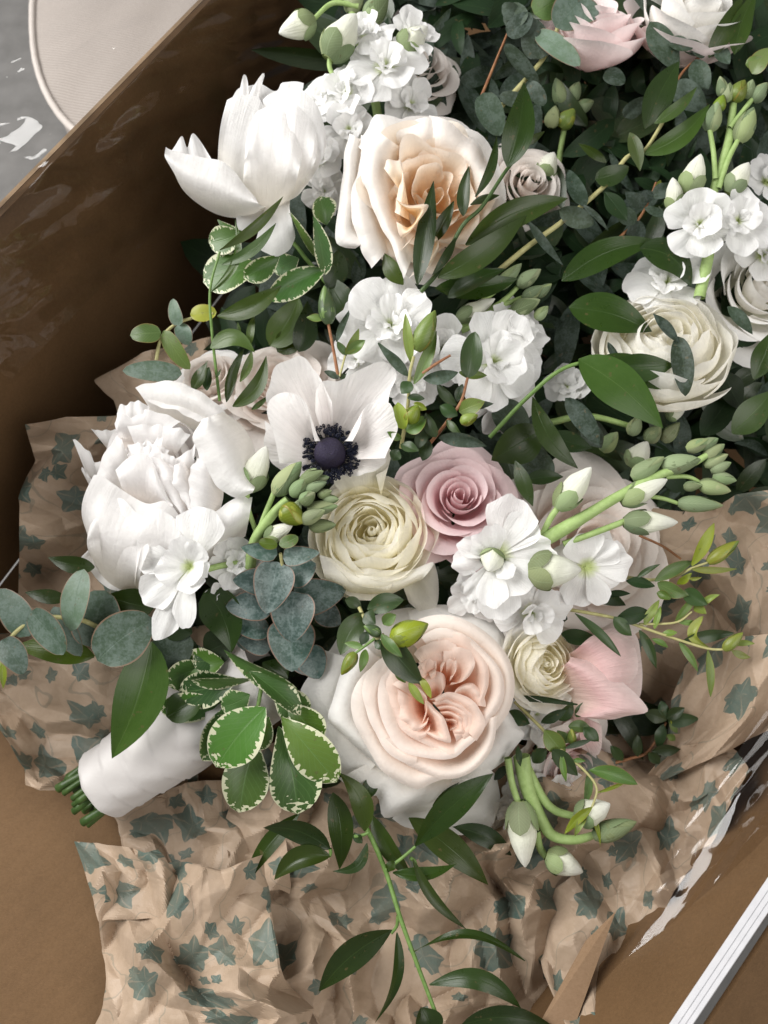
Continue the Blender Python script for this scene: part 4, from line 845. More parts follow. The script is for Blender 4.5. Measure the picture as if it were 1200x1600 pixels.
# nodding buds at the lower right
t = thing('stock_stalk', 'drooping stock stem with four white buds hanging over the tissue paper', 'stock', (805, 1190, -120), SG)
ZE = ZT(740, 1080, 3.75)
tube('stem', ZE([(200, 390), (225, 540), (275, 690)], -42), 6, 5, M['stempale'], t)
tube('stem', ZE([(280, 380), (320, 580), (400, 760), (470, 850), (600, 870), (730, 835)], -52), 14, 6, M['stempale'], t, n=40)
tube('stem', ZE([(310, 450), (400, 620), (480, 700), (600, 735)], -58), 9, 6, M['stempale'], t)
tube('stem', ZE([(370, 820), (390, 920), (440, 985)], -52), 6, 6, M['stempale'], t)
for i, (b, q, w, s) in enumerate([((270, 640), (302, 1030), 205, 'w'), ((425, 960), (640, 1060), 175, 'w'), ((600, 750), (800, 660), 180, 'w'), ((700, 850), (955, 765), 130, 'g')]):
    bud(t, z1(ZE, b, -40), z1(ZE, q, -28), w / 3.75, s, 95 + i)
# small white petals low in the bouquet, between the roses
t = thing('stock_stalk', 'half hidden white stock florets between the big blush rose and the tulip', 'stock', (845, 1130, -170), SG)
for i, (x, y, h, R, ax) in enumerate([(835, 1115, -120, 50, (.2, 0, .95)), (830, 1215, -115, 46, (.2, -.3, .9)), (870, 1235, -120, 44, (.3, -.3, .9)), (800, 1260, -135, 60, (0, -.3, .95))]): floret(t, x, y, h, R, ax, 720 + i)
tube('stem', [(845, 1180, -170), (838, 1130, -130)], 6, 5, M['stempale'], t)
t = thing('stock_stalk', 'shaded budding stock stalk between the two white ranunculus leaves', 'stock', (930, 680, -190), SG)
tube('stem', [(860, 660, -150), (920, 650, -150), (1000, 670, -150)], 6, 5, M['stempale'], t)
for i, (b, q, w, s) in enumerate([((985, 730, -140), (1012, 690, -130), 46, 'w'), ((940, 705, -140), (965, 675, -130), 30, 'g'), ((1010, 690, -140), (1032, 665, -130), 30, 'g'), ((1035, 690, -140), (1062, 660, -130), 26, 'g'), ((985, 680, -140), (1000, 650, -130), 26, 'g'), ((1040, 650, -140), (1070, 640, -130), 30, 'w')]): bud(t, b, q, w, s, 120 + i)
floret(t, 885, 605, -150, 40, (-.3, .2, .9), 731)
t = thing('stock_stalk', 'olive stock buds in the shade below the pink top rose', 'stock', (880, 220, -260), SG)
tube('stem', [(870, 270, -240), (880, 210, -225), (890, 150, -215)], 6, 4, M['stempale'], t)
for i, (b, q, w, s) in enumerate([((880, 165, -215), (868, 122, -205), 30, 'g'), ((890, 160, -215), (905, 128, -205), 28, 'g'), ((900, 172, -215), (928, 158, -205), 26, 'g'), ((875, 200, -215), (898, 170, -205), 34, 'l'), ((860, 200, -215), (868, 165, -205), 30, 'g'), ((845, 280, -205), (866, 238, -195), 46, 'w')]): bud(t, b, q, w, s, 140 + i)

# ------------------------------------------------------------------ handle
def handle():
    t = thing('bouquet_handle', 'white satin ribbon wrapped handle with green stem ends showing', 'handle', (140, 1235, -150))
    A, B = Wp((158, 1228, -130)), Wp((420, 1050, -125)); ax = B - A; L = np.linalg.norm(ax); ax /= L
    X = np.cross(ax, -FW); X /= np.linalg.norm(X); Y = np.cross(X, ax)
    nv, nu = 90, 56; v = np.linspace(0, 1, nv)[:, None]; th = np.linspace(0, 2 * math.pi, nu, endpoint=False)[None]
    s = v * 7.0 + .9 * np.sin(th + .6) * .35 + .12 * wav(v * 9, np.cos(th) * 2, 5); saw = s - np.floor(s)
    r = (57 + 14 * smooth(v * 1.6)) * (1 + .022 * np.clip(1 - saw * 12, 0, 1) - .030 * saw + .018 * wav(np.cos(th) * 3, v * 14 + np.sin(th) * 3, 8))
    r[:3] *= np.array([.90, .97, 1.0])[:, None]; r = r * PX * 1.12
    V = A + ax * L * v[..., None] + X * (r * np.cos(th))[..., None] + Y * (r * np.sin(th))[..., None]
    w = put('ribbon', V, M['satin'], t, wrap=True)
    rs = RS(9)
    for i in range(34):
        a = rs.uniform(0, 6.28); q = 46 * rs.uniform(.2, 1) ** .5 * PX; c = A + X * q * math.cos(a) + Y * q * math.sin(a)
        ln = rs.uniform(22, 66) * PX; d = -ax + rs.uniform(-.10, .10, 3)
        P = np.stack([c + ax * .02, c, c + d * ln]); n = 9; C = spline(P, n); rad = rs.uniform(4.5, 8.5) * PX
        t8 = np.linspace(0, 2 * math.pi, 10, endpoint=False)
        S = C[:, None] + rad * (X * np.cos(t8)[None, :, None] + Y * np.sin(t8)[None, :, None])
        S = np.concatenate([S, (C[-1] + 0 * S[:1] + (S[-1:] - C[-1]) * .2)], 0)
        put('stem_end', S, M['stemdark'], t, wrap=True)
handle()

# ------------------------------------------------------------------ foliage
LR = RS(77)
def leaves(par, T, h, mat, rows, name='leaf', sc=None, **kw):
    """rows: (base, tip, width[, options])"""
    for row in rows:
        b, q, w = row[:3]; o = dict(kw); o.update(row[3] if len(row) > 3 else {})
        m = o.pop('mat', mat); hh = o.pop('h', h); dh = o.pop('dh', LR.uniform(-10, 14)); k = T.k
        o.setdefault('bow', LR.uniform(-.06, .06) * math.dist(b, q) / k); o.setdefault('arch', LR.uniform(.04, .10) * math.dist(b, q) / k); o.setdefault('roll', LR.uniform(-24, 24)); o.setdefault('twist', LR.uniform(-35, 35)); o.setdefault('wave', LR.uniform(.3, 2.2)); o['a'] = o.get('a', .85) * LR.uniform(.88, 1.14); o['fold'] = o.get('fold', .18) * LR.uniform(.5, 1.7)
        B = z1(T, b, hh); Q = z1(T, q, hh + dh)
        put(name, leaf(B, Q, w / k, seed=int(LR.randint(1e6)), **o), M[m], par)
EU = dict(a=.80, pw=.5, fold=.10, wave=1.2)
VG = dict(a=1.35, pw=.62, fold=.22, wave=1.5)
MY = dict(a=.85, pw=.8, fold=.25)
# trailing glossy ruscus at the bottom
Z7 = ZT(370, 1180, 2.4)
t = thing('ruscus_sprig', 'trailing dark glossy ruscus sprig hanging down over the tissue at the bottom', 'ruscus', (570, 1300, -40), 'ruscus sprigs')
tube('stem', Z7([(470, 250, -50), (500, 300, -36), (560, 440, -26), (610, 600, 2), (660, 740, 22), (745, 965, 44)]), 4.2, 3, M['stem'], t, n=40)
for p in ([(560, 430), (620, 385), (670, 342)], [(605, 600), (600, 640), (580, 668)], [(440, 305), (470, 300), (495, 290)], [(650, 385), (668, 400), (675, 440)], [(350, 350), (352, 365), (348, 380)]): tube('stem', Z7(p, -24), 3, 2.4, M['stem'], t)
leaves(t, Z7, -34, 'ruscus', [((480, 285), (380, 65), 84, dict(bow=14, h=-28)), ((505, 225), (660, 465), 70, dict(h=-50)), ((360, 140), (385, 428), 95, dict(h=-62, bow=-8)), ((350, 352), (98, 272), 92, dict(bow=12, h=-24, fold=.3)), ((352, 378), (140, 468), 92, dict(bow=14, h=-22, fold=.3)),
    ((488, 330), (360, 435), 42, dict(bow=-18, h=-24)), ((235, 220), (25, 492), 72, dict(bow=8, h=-62, mat='ruscus', roll=-20)), ((668, 340), (962, 68), 112, dict(h=-14, roll=-6, bow=-6, dh=12, arch=8)), ((735, 190), (905, 82), 50, dict(h=-44)), ((645, 235), (942, 486), 112, dict(h=-48, bow=-6)), ((808, 268), (1030, 376), 82, dict(h=-62, bow=-8)),
    ((585, 440), (822, 408), 66, dict(bow=10, h=-16, roll=35)), ((660, 390), (860, 652), 44, dict(bow=12, h=-10)), ((582, 655), (308, 886), 116, dict(bow=10, h=8, roll=10)), ((600, 665), (518, 1003), 48, dict(bow=-16, h=10, roll=40)), ((660, 738), (1080, 772), 50, dict(bow=-34, h=22, roll=45)), ((722, 860), (1065, 948), 84, dict(bow=-26, h=34, roll=20)), ((845, 1010), (1190, 1020), 88, dict(bow=-14, h=46)), ((735, 1050), (690, 945), 110, dict(h=44)), ((470, 330), (440, 290), 34, dict(h=-20)), ((590, 400), (565, 440), 40, dict(h=-18)), ((470, 170), (522, 68), 60, dict(h=-44))])
# ruscus crossing the peach rose
t = thing('ruscus_sprig', 'slender ruscus sprig crossing in front of the peach garden rose', 'ruscus', (600, 450, -60), 'ruscus sprigs')
tube('stem', Z2([(590, 1110, -40), (700, 980, -28), (830, 730, -20), (950, 610, -16), (1090, 400, -20), (1200, 270, -30)]), 3.8, 2.6, M['stemdark'], t, n=40)
leaves(t, ZD, -22, 'ruscus', [((255, 765), (575, 620), 96, dict(bow=-14, h=-24)), ((168, 868), (445, 672), 84, dict(bow=8, h=-14)), ((105, 892), (155, 565), 64, dict(h=-8, roll=12)), ((150, 760), (218, 628), 46, dict(h=-26)), ((248, 675), (266, 520), 44, dict(h=-12)), ((285, 615), (352, 425), 32, dict(bow=8, h=-16)), ((385, 522), (438, 255), 96, dict(h=-14, bow=6)), ((440, 455), (502, 410), 26, {}), ((225, 740), (150, 860), 30, dict(h=-20)), ((60, 890), (0, 790), 60, dict(h=-40)), ((160, 900), (420, 870), 80, dict(h=-60)), ((200, 930), (380, 840), 60, dict(h=-50)), ((270, 640), (360, 610), 26, {})])
# ruscus on the right
t = thing('ruscus_sprig', 'ruscus sprig with upright leaves in front of the dark upper right foliage', 'ruscus', (800, 420, -140), 'ruscus sprigs')
tube('stem', ZD([(330, 870), (450, 770), (560, 690), (690, 580), (760, 490), (815, 470), (890, 350)], -105), 5, 3, M['stemtan'], t, n=40)
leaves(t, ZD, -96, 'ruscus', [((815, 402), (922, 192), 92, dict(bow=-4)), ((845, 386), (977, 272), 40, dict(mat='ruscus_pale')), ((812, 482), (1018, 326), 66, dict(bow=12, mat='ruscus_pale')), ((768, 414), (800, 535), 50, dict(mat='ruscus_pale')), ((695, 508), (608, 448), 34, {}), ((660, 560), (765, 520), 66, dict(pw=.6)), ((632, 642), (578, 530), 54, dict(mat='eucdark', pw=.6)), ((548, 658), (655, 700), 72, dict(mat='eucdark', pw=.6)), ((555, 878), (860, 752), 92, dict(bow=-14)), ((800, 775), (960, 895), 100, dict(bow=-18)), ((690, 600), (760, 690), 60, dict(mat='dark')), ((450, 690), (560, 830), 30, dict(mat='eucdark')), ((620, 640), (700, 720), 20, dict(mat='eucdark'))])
# ruscus around the right-hand ranunculus
t = thing('ruscus_sprig', 'arching ruscus sprig with a large bright leaf over the white ranunculus', 'ruscus', (770, 690, -110), 'ruscus sprigs')
tube('stem', ZC([(330, 566, -70), (450, 440, -40), (560, 352, -24), (690, 320, -20)]), 3.6, 3, M['stem'], t, n=30)
leaves(t, ZC, -60, 'ruscus', [((578, 160), (838, 236), 124, dict(h=-60, bow=-8)), ((608, 322), (872, 538), 140, dict(h=-20, dh=10, bow=-8, roll=-8, fold=.12, arch=10, mat='ruscus_pale')), ((718, 348), (908, 340), 92, dict(h=-34)), ((640, 335), (922, 424), 96, dict(h=-46, bow=-10)), ((465, 440), (606, 664), 66, dict(h=-34, bow=12)), ((500, 540), (335, 640), 130, dict(h=-70)), ((500, 560), (650, 600), 70, dict(h=-80, mat='dark')), ((1088, 555), (1215, 420), 96, dict(mat='ruscus_pale')), ((1155, 385), (1210, 235), 76, {}), ((1060, 360), (1120, 480), 90, dict(mat='dark', h=-90)), ((410, 640), (465, 782), 52, dict(h=-50)), ((440, 700), (560, 690), 50, dict(h=-90)), ((990, 560), (1100, 400), 90, dict(mat='dark', h=-110))])
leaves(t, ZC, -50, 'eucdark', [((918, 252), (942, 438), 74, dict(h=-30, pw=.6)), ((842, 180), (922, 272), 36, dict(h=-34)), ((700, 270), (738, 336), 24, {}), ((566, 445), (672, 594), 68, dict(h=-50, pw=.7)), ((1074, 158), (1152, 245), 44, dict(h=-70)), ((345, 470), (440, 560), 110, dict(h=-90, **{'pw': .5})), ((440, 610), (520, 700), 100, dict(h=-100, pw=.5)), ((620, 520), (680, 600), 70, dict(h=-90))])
# thin ruscus at the upper left
Z8 = ZT(180, 290, 3.0)
t = thing('ruscus_sprig', 'thin upright ruscus shoot between the two peonies against the cardboard', 'ruscus', (340, 620, -80), 'ruscus sprigs')
tube('stem', Z8([(490, 1010, -70), (455, 700, -56), (445, 490, -50), (490, 310, -50)]), 2.6, 2.0, M['stem'], t, n=30)
leaves(t, Z8, -52, 'ruscus_pale', [((490, 302), (788, 50), 58, dict(bow=8, h=-40)), ((500, 372), (754, 176), 58, dict(bow=10, h=-44)), ((445, 500), (562, 160), 40, dict(bow=22, h=-44)), ((478, 612), (778, 470), 100, dict(bow=10, mat='ruscus')), ((445, 762), (654, 782), 84, dict(bow=-20)), ((630, 752), (655, 595), 40, {}), ((520, 1015), (606, 760), 54, dict(mat='ruscus')), ((550, 1035), (708, 798), 78, dict(bow=14)), ((585, 920), (640, 770), 44, {}), ((640, 1050), (716, 985), 28, {}), ((362, 960), (432, 820), 62, dict(mat='ruscus')), ((430, 960), (440, 850), 50, dict(mat='dark')), ((585, 700), (575, 640), 20, {}), ((470, 900), (495, 860), 14, {})])
# ruscus leaves at the left, above the handle
Z9 = ZT(0, 800, 2.0)
t = thing('ruscus_sprig', 'broad glossy ruscus leaves hanging over the white handle', 'ruscus', (250, 990, -90), 'ruscus sprigs')
tube('stem', Z9([(560, 420), (440, 380), (300, 330), (230, 270)], -84), 4, 3, M['stemdark'], t)
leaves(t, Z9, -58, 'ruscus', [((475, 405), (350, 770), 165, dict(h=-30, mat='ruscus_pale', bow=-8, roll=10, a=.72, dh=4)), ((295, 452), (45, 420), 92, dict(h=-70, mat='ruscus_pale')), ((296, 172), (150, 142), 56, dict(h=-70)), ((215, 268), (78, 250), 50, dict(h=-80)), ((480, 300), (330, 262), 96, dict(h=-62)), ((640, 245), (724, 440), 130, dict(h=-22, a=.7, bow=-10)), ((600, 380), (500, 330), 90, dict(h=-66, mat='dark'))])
# eucalyptus at the left edge
t = thing('eucalyptus_sprig', 'round-leaved silver green eucalyptus sprig reaching the left edge', 'eucalyptus', (180, 990, -40), 'eucalyptus sprigs')
tube('stem', Z9([(360, 390, -30), (290, 352, -24), (240, 335, -20), (140, 328, -14), (90, 345, -10), (40, 385, -6), (8, 440, -6)]), 4.2, 3, M['stemtan'], t, n=40)
leaves(t, Z9, -22, 'euc', [((290, 425), (330, 245), 165, dict(h=-38)), ((305, 465), (478, 335), 165, dict(h=-10, dh=6)), ((168, 296), (252, 452), 76, dict(h=-34)), ((222, 372), (262, 178), 98, dict(h=-6, roll=25)), ((94, 312), (198, 446), 100, dict(h=-2, roll=-20)), ((92, 388), (-6, 240), 104, dict(h=-8)), ((2, 402), (74, 508), 92, dict(h=-4)), ((480, 480), (590, 380), 130, dict(h=-66, mat='eucdark')), ((500, 500), (560, 420), 110, dict(h=-72, mat='eucdark'))], **EU)
leaves(t, Z9, -4, 'lime', [((5, 455), (10, 552), 26, {})])
# blue eucalyptus rosette
ZF = ZT(180, 760, 3.158)
t = thing('eucalyptus_sprig', 'dusty blue-green eucalyptus rosette under the grey stock buds', 'eucalyptus', (440, 1010, -60), 'eucalyptus sprigs')
tube('stem', ZF([(860, 800, -40), (850, 560, -6), (815, 330, 26)]), 4, 2.5, M['stemtan'], t)
BE = dict(a=.62, pw=.62, fold=.14, wave=1.0, bow=0, twist=0)
leaves(t, ZF, 0, 'eucblue', [((940, 790), (1005, 950), 160, dict(h=-38, dh=-6)), ((770, 800), (585, 722), 125, dict(h=-36, dh=-4)), ((1000, 600), (1112, 680), 130, dict(h=-34, dh=-4)), ((880, 790), (960, 930), 150, dict(h=-44)), ((690, 760), (600, 780), 110, dict(h=-44)), ((760, 720), (545, 655), 130, dict(h=-26, dh=0)), ((865, 655), (872, 915), 240, dict(h=-16, dh=6, roll=4)), ((880, 560), (1140, 512), 190, dict(h=-14, dh=2)), ((770, 590), (545, 592), 160, dict(h=-12, dh=2)), ((880, 520), (868, 770), 225, dict(h=4, dh=8, roll=-5)), ((790, 470), (580, 462), 150, dict(h=2, dh=4)), ((850, 460), (990, 380), 150, dict(h=4, dh=2)), ((800, 372), (745, 628), 205, dict(h=18, dh=8, roll=4)), ((800, 335), (622, 300), 95, dict(h=24, dh=2)), ((828, 352), (1008, 326), 100, dict(h=24, dh=2))], **BE)
leaves(t, ZF, 32, 'myrtle', [((800, 285), (706, 275), 62, {}), ((808, 285), (902, 248), 66, {})], **EU)
# small eucalyptus at the upper left
t = thing('eucalyptus_sprig', 'small mottled eucalyptus tip standing against the dark cardboard', 'eucalyptus', (245, 570, -90), 'eucalyptus sprigs')
tube('stem', Z8([(190, 835), (212, 725), (268, 660), (345, 625), (460, 600)], -75), 3.2, 2.4, M['stemtan'], t)
leaves(t, Z8, -70, 'myrtle', [((214, 690), (70, 702), 100, {}), ((228, 680), (350, 862), 84, {}), ((300, 655), (272, 530), 66, dict(mat='euc')), ((296, 650), (346, 748), 80, dict(mat='euc')), ((352, 606), (474, 592), 86, dict(mat='lime')), ((312, 884), (34, 868), 104, dict(mat='euc'))], **EU)
# cream-edged leaves below the rosette and at the upper left
t = thing('variegated_sprig', 'cream-edged green leaf cluster beside the white handle', 'foliage', (400, 1080, -60), 'cream edged sprigs')
tube('stem', Z9([(830, 480, -70), (815, 560, -40), (800, 640, -30)]), 4, 3, M['stem'], t)
leaves(t, Z9, -30, 'varieg', [((700, 470), (570, 500), 110, dict(h=-56)), ((705, 600), (496, 612), 96, dict(h=-52)), ((740, 520), (560, 562), 120, dict(h=-44)), ((705, 610), (632, 778), 110, dict(h=-40)), ((800, 720), (748, 940), 150, dict(h=-36)), ((830, 610), (676, 798), 165, dict(h=-6, dh=8)), ((870, 670), (930, 945), 170, dict(h=-12, dh=2)), ((880, 640), (1052, 845), 140, dict(h=0, dh=2)), ((800, 522), (596, 526), 70, dict(h=-24, roll=60)), ((780, 498), (940, 634), 100, dict(h=-6, roll=40)), ((700, 430), (935, 566), 90, dict(h=-20, roll=-50)), ((780, 570), (690, 610), 90, dict(h=-26)), ((650, 480), (520, 540), 100, dict(h=-62)), ((690, 450), (600, 470), 90, dict(h=-66)), ((640, 560), (520, 640), 100, dict(h=-58, mat='ruscus')), ((760, 640), (670, 700), 110, dict(h=-44)), ((850, 560), (960, 640), 110, dict(h=-40)), ((820, 470), (900, 520), 100, dict(h=-50, mat='ruscus')), ((900, 600), (1000, 720), 110, dict(h=-30)), ((620, 420), (540, 450), 110, dict(h=-72, mat='dark')), ((720, 400), (640, 440), 110, dict(h=-74, mat='dark')), ((840, 640), (800, 740), 80, dict(h=-30))], **VG)
t = thing('variegated_sprig', 'cream-edged leaves in the shade under the upper peony', 'foliage', (430, 420, -130), 'cream edged sprigs')
tube('stem', Z8([(1010, 480), (900, 350), (820, 260), (700, 240)], -120), 4, 3, M['stem'], t)
leaves(t, Z8, -96, 'varieg', [((600, 215), (438, 268), 140, {}), ((690, 385), (412, 452), 200, dict(h=-104)), ((772, 330), (602, 432), 120, dict(h=-86)), ((985, 395), (715, 535), 140, dict(h=-80)), ((930, 140), (985, 418), 100, dict(h=-66, roll=30)), ((815, 130), (960, 345), 70, dict(h=-72, roll=50)), ((990, 185), (960, 50), 130, dict(h=-84)), ((860, 340), (740, 400), 120, dict(h=-110)), ((860, 525), (725, 752), 160, dict(mat='ruscus_pale', h=-108)), ((900, 540), (860, 780), 120, dict(mat='ruscus', h=-112)), ((1000, 420), (1100, 600), 150, dict(mat='ruscus', h=-112)), ((880, 640), (760, 780), 120, dict(mat='ruscus', h=-125)), ((1050, 300), (1000, 480), 120, dict(mat='ruscus', h=-110)), ((480, 160), (600, 260), 60, dict(h=-110))], **VG)
# fine budding sprigs
t = thing('budding_sprig', 'fine budding green sprig standing in front of the middle white stock', 'sprig', (635, 640, -20), 'fine budding sprigs')
tube('stem', ZB([(440, 900, -40), (472, 700, -10), (480, 560, 8), (500, 470, 16)]), 3.2, 2.4, M['stemtan'], t)
tube('stem', ZB([(540, 550, 10), (600, 508, 14), (672, 465, 18)]), 2.8, 1.8, M['stemred'], t)
bud(t, z1(ZB, (512, 445), 14), z1(ZB, (600, 255), 26), 100 / 3, 'l', 5); bud(t, z1(ZB, (470, 780), 6), z1(ZB, (520, 700), 20), 80 / 3, 'l', 6)
leaves(t, ZB, 8, 'myrtle', [((490, 505), (460, 270), 50, dict(mat='lime')), ((472, 562), (332, 408), 52, dict(mat='eucdark')), ((500, 600), (606, 350), 60, dict(mat='myrtle')), ((545, 575), (708, 545), 66, dict(mat='eucdark')), ((485, 590), (440, 645), 66, dict(mat='myrtle_dark')), ((470, 665), (550, 670), 36, dict(mat='myrtle_dark')), ((455, 812), (425, 685), 92, dict(mat='lime')), ((462, 820), (556, 750), 92, {}), ((440, 860), (375, 824), 40, {}), ((440, 880), (524, 912), 54, dict(mat='myrtle_dark')), ((604, 850), (556, 735), 66, dict(mat='myrtle_dark')), ((520, 900), (560, 800), 60, dict(mat='dark')), ((430, 910), (400, 960), 60, dict(mat='myrtle_dark')), ((500, 690), (560, 720), 40, dict(mat='lime'))], **MY)
t = thing('budding_sprig', 'fine sprig with a brown-spotted leaf rising behind the dusty pink rose', 'sprig', (670, 700, -40), 'fine budding sprigs')
tube('stem', ZB([(530, 930, -40), (590, 860, -24), (650, 785, -10), (720, 685, 2), (752, 570, 8)]), 3, 2.2, M['stemred'], t)
bud(t, z1(ZB, (720, 780), 4), z1(ZB, (800, 745), 14), 60 / 3, 'l', 7)
leaves(t, ZB, -2, 'myrtle_dark', [((750, 572), (786, 355), 108, dict(h=8, pw=.6)), ((712, 545), (842, 560), 46, dict(mat='myrtle')), ((702, 700), (608, 598), 52, {}), ((700, 680), (728, 600), 46, {}), ((705, 748), (622, 702), 66, {}), ((712, 730), (832, 682), 84, dict(mat='lime')), ((728, 700), (874, 692), 46, dict(mat='eucdark')), ((655, 770), (722, 832), 40, {}), ((618, 852), (842, 892), 74, dict(mat='eucdark')), ((560, 860), (540, 960), 70, dict(mat='dark'))], **MY)
t = thing('budding_sprig', 'small sprig with one plump olive bud above the anemone', 'sprig', (525, 590, -50), 'fine budding sprigs')
tube('stem', ZB([(145, 565), (125, 450), (98, 315)], -30), 2.8, 2.2, M['stemred'], t); tube('stem', ZB([(152, 565), (180, 460)], -28), 2, 1.6, M['stemtan'], t)
bud(t, z1(ZB, (100, 320), -30), z1(ZB, (80, 140), -22), 88 / 3, 'o', 2)
leaves(t, ZB, -28, 'myrtle', [((80, 292), (-4, 288), 40, {}), ((138, 402), (202, 250), 32, dict(mat='eucdark')), ((182, 462), (242, 340), 46, dict(mat='lime')), ((188, 460), (272, 395), 58, {}), ((186, 466), (138, 398), 36, {}), ((148, 572), (80, 542), 36, dict(mat='eucdark')), ((152, 574), (180, 552), 26, dict(mat='myrtle_dark'))], **MY)
t = thing('budding_sprig', 'budding sprig lying across the heart of the large blush rose', 'sprig', (570, 950, 20), 'fine budding sprigs')
tube('stem', Z6([(320, 30, 20), (350, 90, 36), (400, 180, 48), (440, 160, 54)]), 3, 2.2, M['stemtan'], t); tube('stem', Z6([(400, 180, 48), (340, 225, 48), (300, 255, 48)]), 2.4, 1.8, M['stem'], t)
bud(t, z1(Z6, (480, 190), 54), z1(Z6, (660, 110), 62), 130 / 3.158, 'l', 3); bud(t, z1(Z6, (302, 252), 46), z1(Z6, (232, 362), 50), 64 / 3.158, 'l', 4); bud(t, z1(Z6, (425, 160), 52), z1(Z6, (342, 120), 58), 56 / 3.158, 'o', 4)
leaves(t, Z6, 46, 'myrtle_dark', [((342, 55), (228, 264), 120, dict(h=30)), ((360, 40), (540, -10), 100, dict(h=22)), ((345, 60), (402, 112), 76, dict(h=40)), ((250, -10), (330, 30), 60, dict(h=20)), ((340, 224), (248, 204), 38, dict(mat='myrtle')), ((352, 236), (325, 350), 50, dict(mat='myrtle')), ((438, 185), (622, 400), 138, dict(h=52, pw=.6)), ((430, 160), (532, 274), 56, dict(mat='myrtle', h=60)), ((438, 112), (502, 66), 66, dict(mat='myrtle', h=56)), ((565, 398), (640, 506), 44, dict(mat='lime')), ((618, 372), (674, 478), 40, dict(mat='lime')), ((498, 335), (545, 402), 50, dict(mat='myrtle')), ((400, 190), (440, 235), 50, {}), ((360, 150), (330, 215), 50, {})], **MY)
ZG = ZT(860, 780, 3.53)
t = thing('budding_sprig', 'lime-tipped fine sprig sticking out over the tissue on the right', 'sprig', (880, 950, -60), 'fine budding sprigs')
tube('stem', ZG([(50, 600, -50), (350, 655, -36), (600, 740, -26), (850, 820, -18), (965, 830, -14)]), 3, 2, M['stemtan'], t, n=30)
tube('stem', ZG([(410, 430, -50), (560, 445, -40), (700, 420, -34), (780, 380, -30), (880, 345, -26)]), 3, 1.8, M['stemtan'], t, n=30)
tube('stem', ZG([(490, 690, -32), (690, 680, -28), (780, 620, -26)]), 2.2, 1.6, M['stemtan'], t); tube('stem', ZG([(490, 200, -80), (620, 260, -76), (720, 330, -70)]), 2.2, 2, M['stemred'], t)
leaves(t, ZG, -28, 'myrtle', [((135, 630), (388, 868), 56, dict(mat='myrtle_dark')), ((352, 648), (450, 752), 80, dict(mat='myrtle_dark')), ((545, 620), (365, 655), 100, dict(mat='dark')), ((490, 722), (584, 936), 60, dict(mat='myrtle_dark')), ((520, 692), (602, 555), 52, dict(mat='lime')), ((575, 715), (608, 590), 40, dict(mat='lime')), ((480, 430), (606, 358), 34, dict(mat='myrtle_dark')), ((418, 450), (575, 482), 70, dict(mat='dark')), ((575, 452), (784, 342), 74, {}), ((590, 462), (764, 532), 84, {}), ((590, 512), (664, 552), 50, {}), ((780, 366), (904, 130), 74, dict(mat='lime')), ((780, 386), (1030, 384), 40, dict(mat='lime')), ((700, 470), (780, 408), 46, dict(mat='lime')), ((740, 500), (866, 582), 90, dict(mat='myrtle_dark')), ((690, 672), (820, 522), 48, {}), ((815, 590), (934, 526), 40, dict(mat='lime')), ((790, 592), (860, 634), 54, dict(mat='lime')), ((700, 676), (836, 692), 34, {}), ((842, 645), (880, 820), 60, dict(mat='lime', bow=22)), ((720, 792), (1015, 738), 76, dict(mat='myrtle_dark')), ((710, 790), (815, 955), 46, {}), ((868, 832), (882, 1090), 50, dict(mat='lime')), ((996, 800), (1126, 796), 36, dict(mat='lime')), ((1000, 835), (1104, 872), 44, dict(mat='lime')), ((615, 740), (700, 735), 40, {}), ((560, 770), (650, 818), 36, {}), ((210, 500), (415, 585), 90, dict(mat='dark', h=-60)), ((300, 530), (440, 520), 40, dict(mat='dark', h=-60)), ((10, 640), (95, 660), 80, dict(mat='dark', h=-70)), ((760, 440), (835, 430), 22, dict(mat='lime')), ((60, 740), (260, 770), 90, dict(mat='dark', h=-70))], **MY)
bud(t, z1(ZG, (868, 350), -26), z1(ZG, (1040, 230), -18), 80 / 3.53, 'l', 9); bud(t, z1(ZG, (955, 832), -14), z1(ZG, (1062, 735), -8), 66 / 3.53, 'l', 10)
t = thing('budding_sprig', 'curling lime-tipped sprig above the drooping white buds', 'sprig', (810, 1100, -80), 'fine budding sprigs')
tube('stem', ZE([(240, 60, -70), (420, 240, -50), (540, 370, -40), (650, 465, -30), (722, 570, -24), (690, 690, -22)]), 3, 1.8, M['stemtan'], t, n=30)
leaves(t, ZE, -36, 'myrtle', [((415, 228), (535, 374), 118, {}), ((460, 345), (610, 494), 100, dict(mat='dark')), ((515, 365), (542, 530), 40, {}), ((676, 462), (962, 546), 96, dict(h=-26)), ((725, 592), (930, 500), 24, dict(mat='lime')), ((672, 470), (650, 665), 52, {}), ((694, 680), (532, 838), 60, dict(mat='lime', h=-16)), ((665, 715), (592, 850), 46, dict(mat='lime', h=-18)), ((690, 690), (742, 918), 26, dict(mat='lime')), ((580, 400), (654, 408), 32, {}), ((535, 335), (695, 284), 36, dict(mat='myrtle_dark')), ((555, 205), (695, 225), 80, dict(h=-56)), ((640, 215), (732, 296), 76, dict(mat='myrtle_dark', h=-50)), ((395, 185), (545, 108), 66, dict(mat='dark')), ((220, 40), (610, 76), 40, dict(mat='dark', h=-56)), ((200, 120), (330, 190), 90, dict(mat='dark', h=-70)), ((260, 320), (275, 440), 40, dict(mat='dark')), ((350, 420), (430, 340), 90, dict(mat='myrtle_dark', h=-80)), ((500, 170), (580, 60), 80, dict(mat='myrtle_dark', h=-64)), ((600, 150), (660, 60), 60, dict(mat='myrtle_dark', h=-60)), ((120, 520), (200, 440), 60, dict(mat='dark', h=-70)), ((560, 300), (490, 230), 70, dict(h=-60))], **MY)
bud(t, z1(ZE, (580, 310), -50), z1(ZE, (572, 220), -40), 56 / 3.75, 'l', 11)
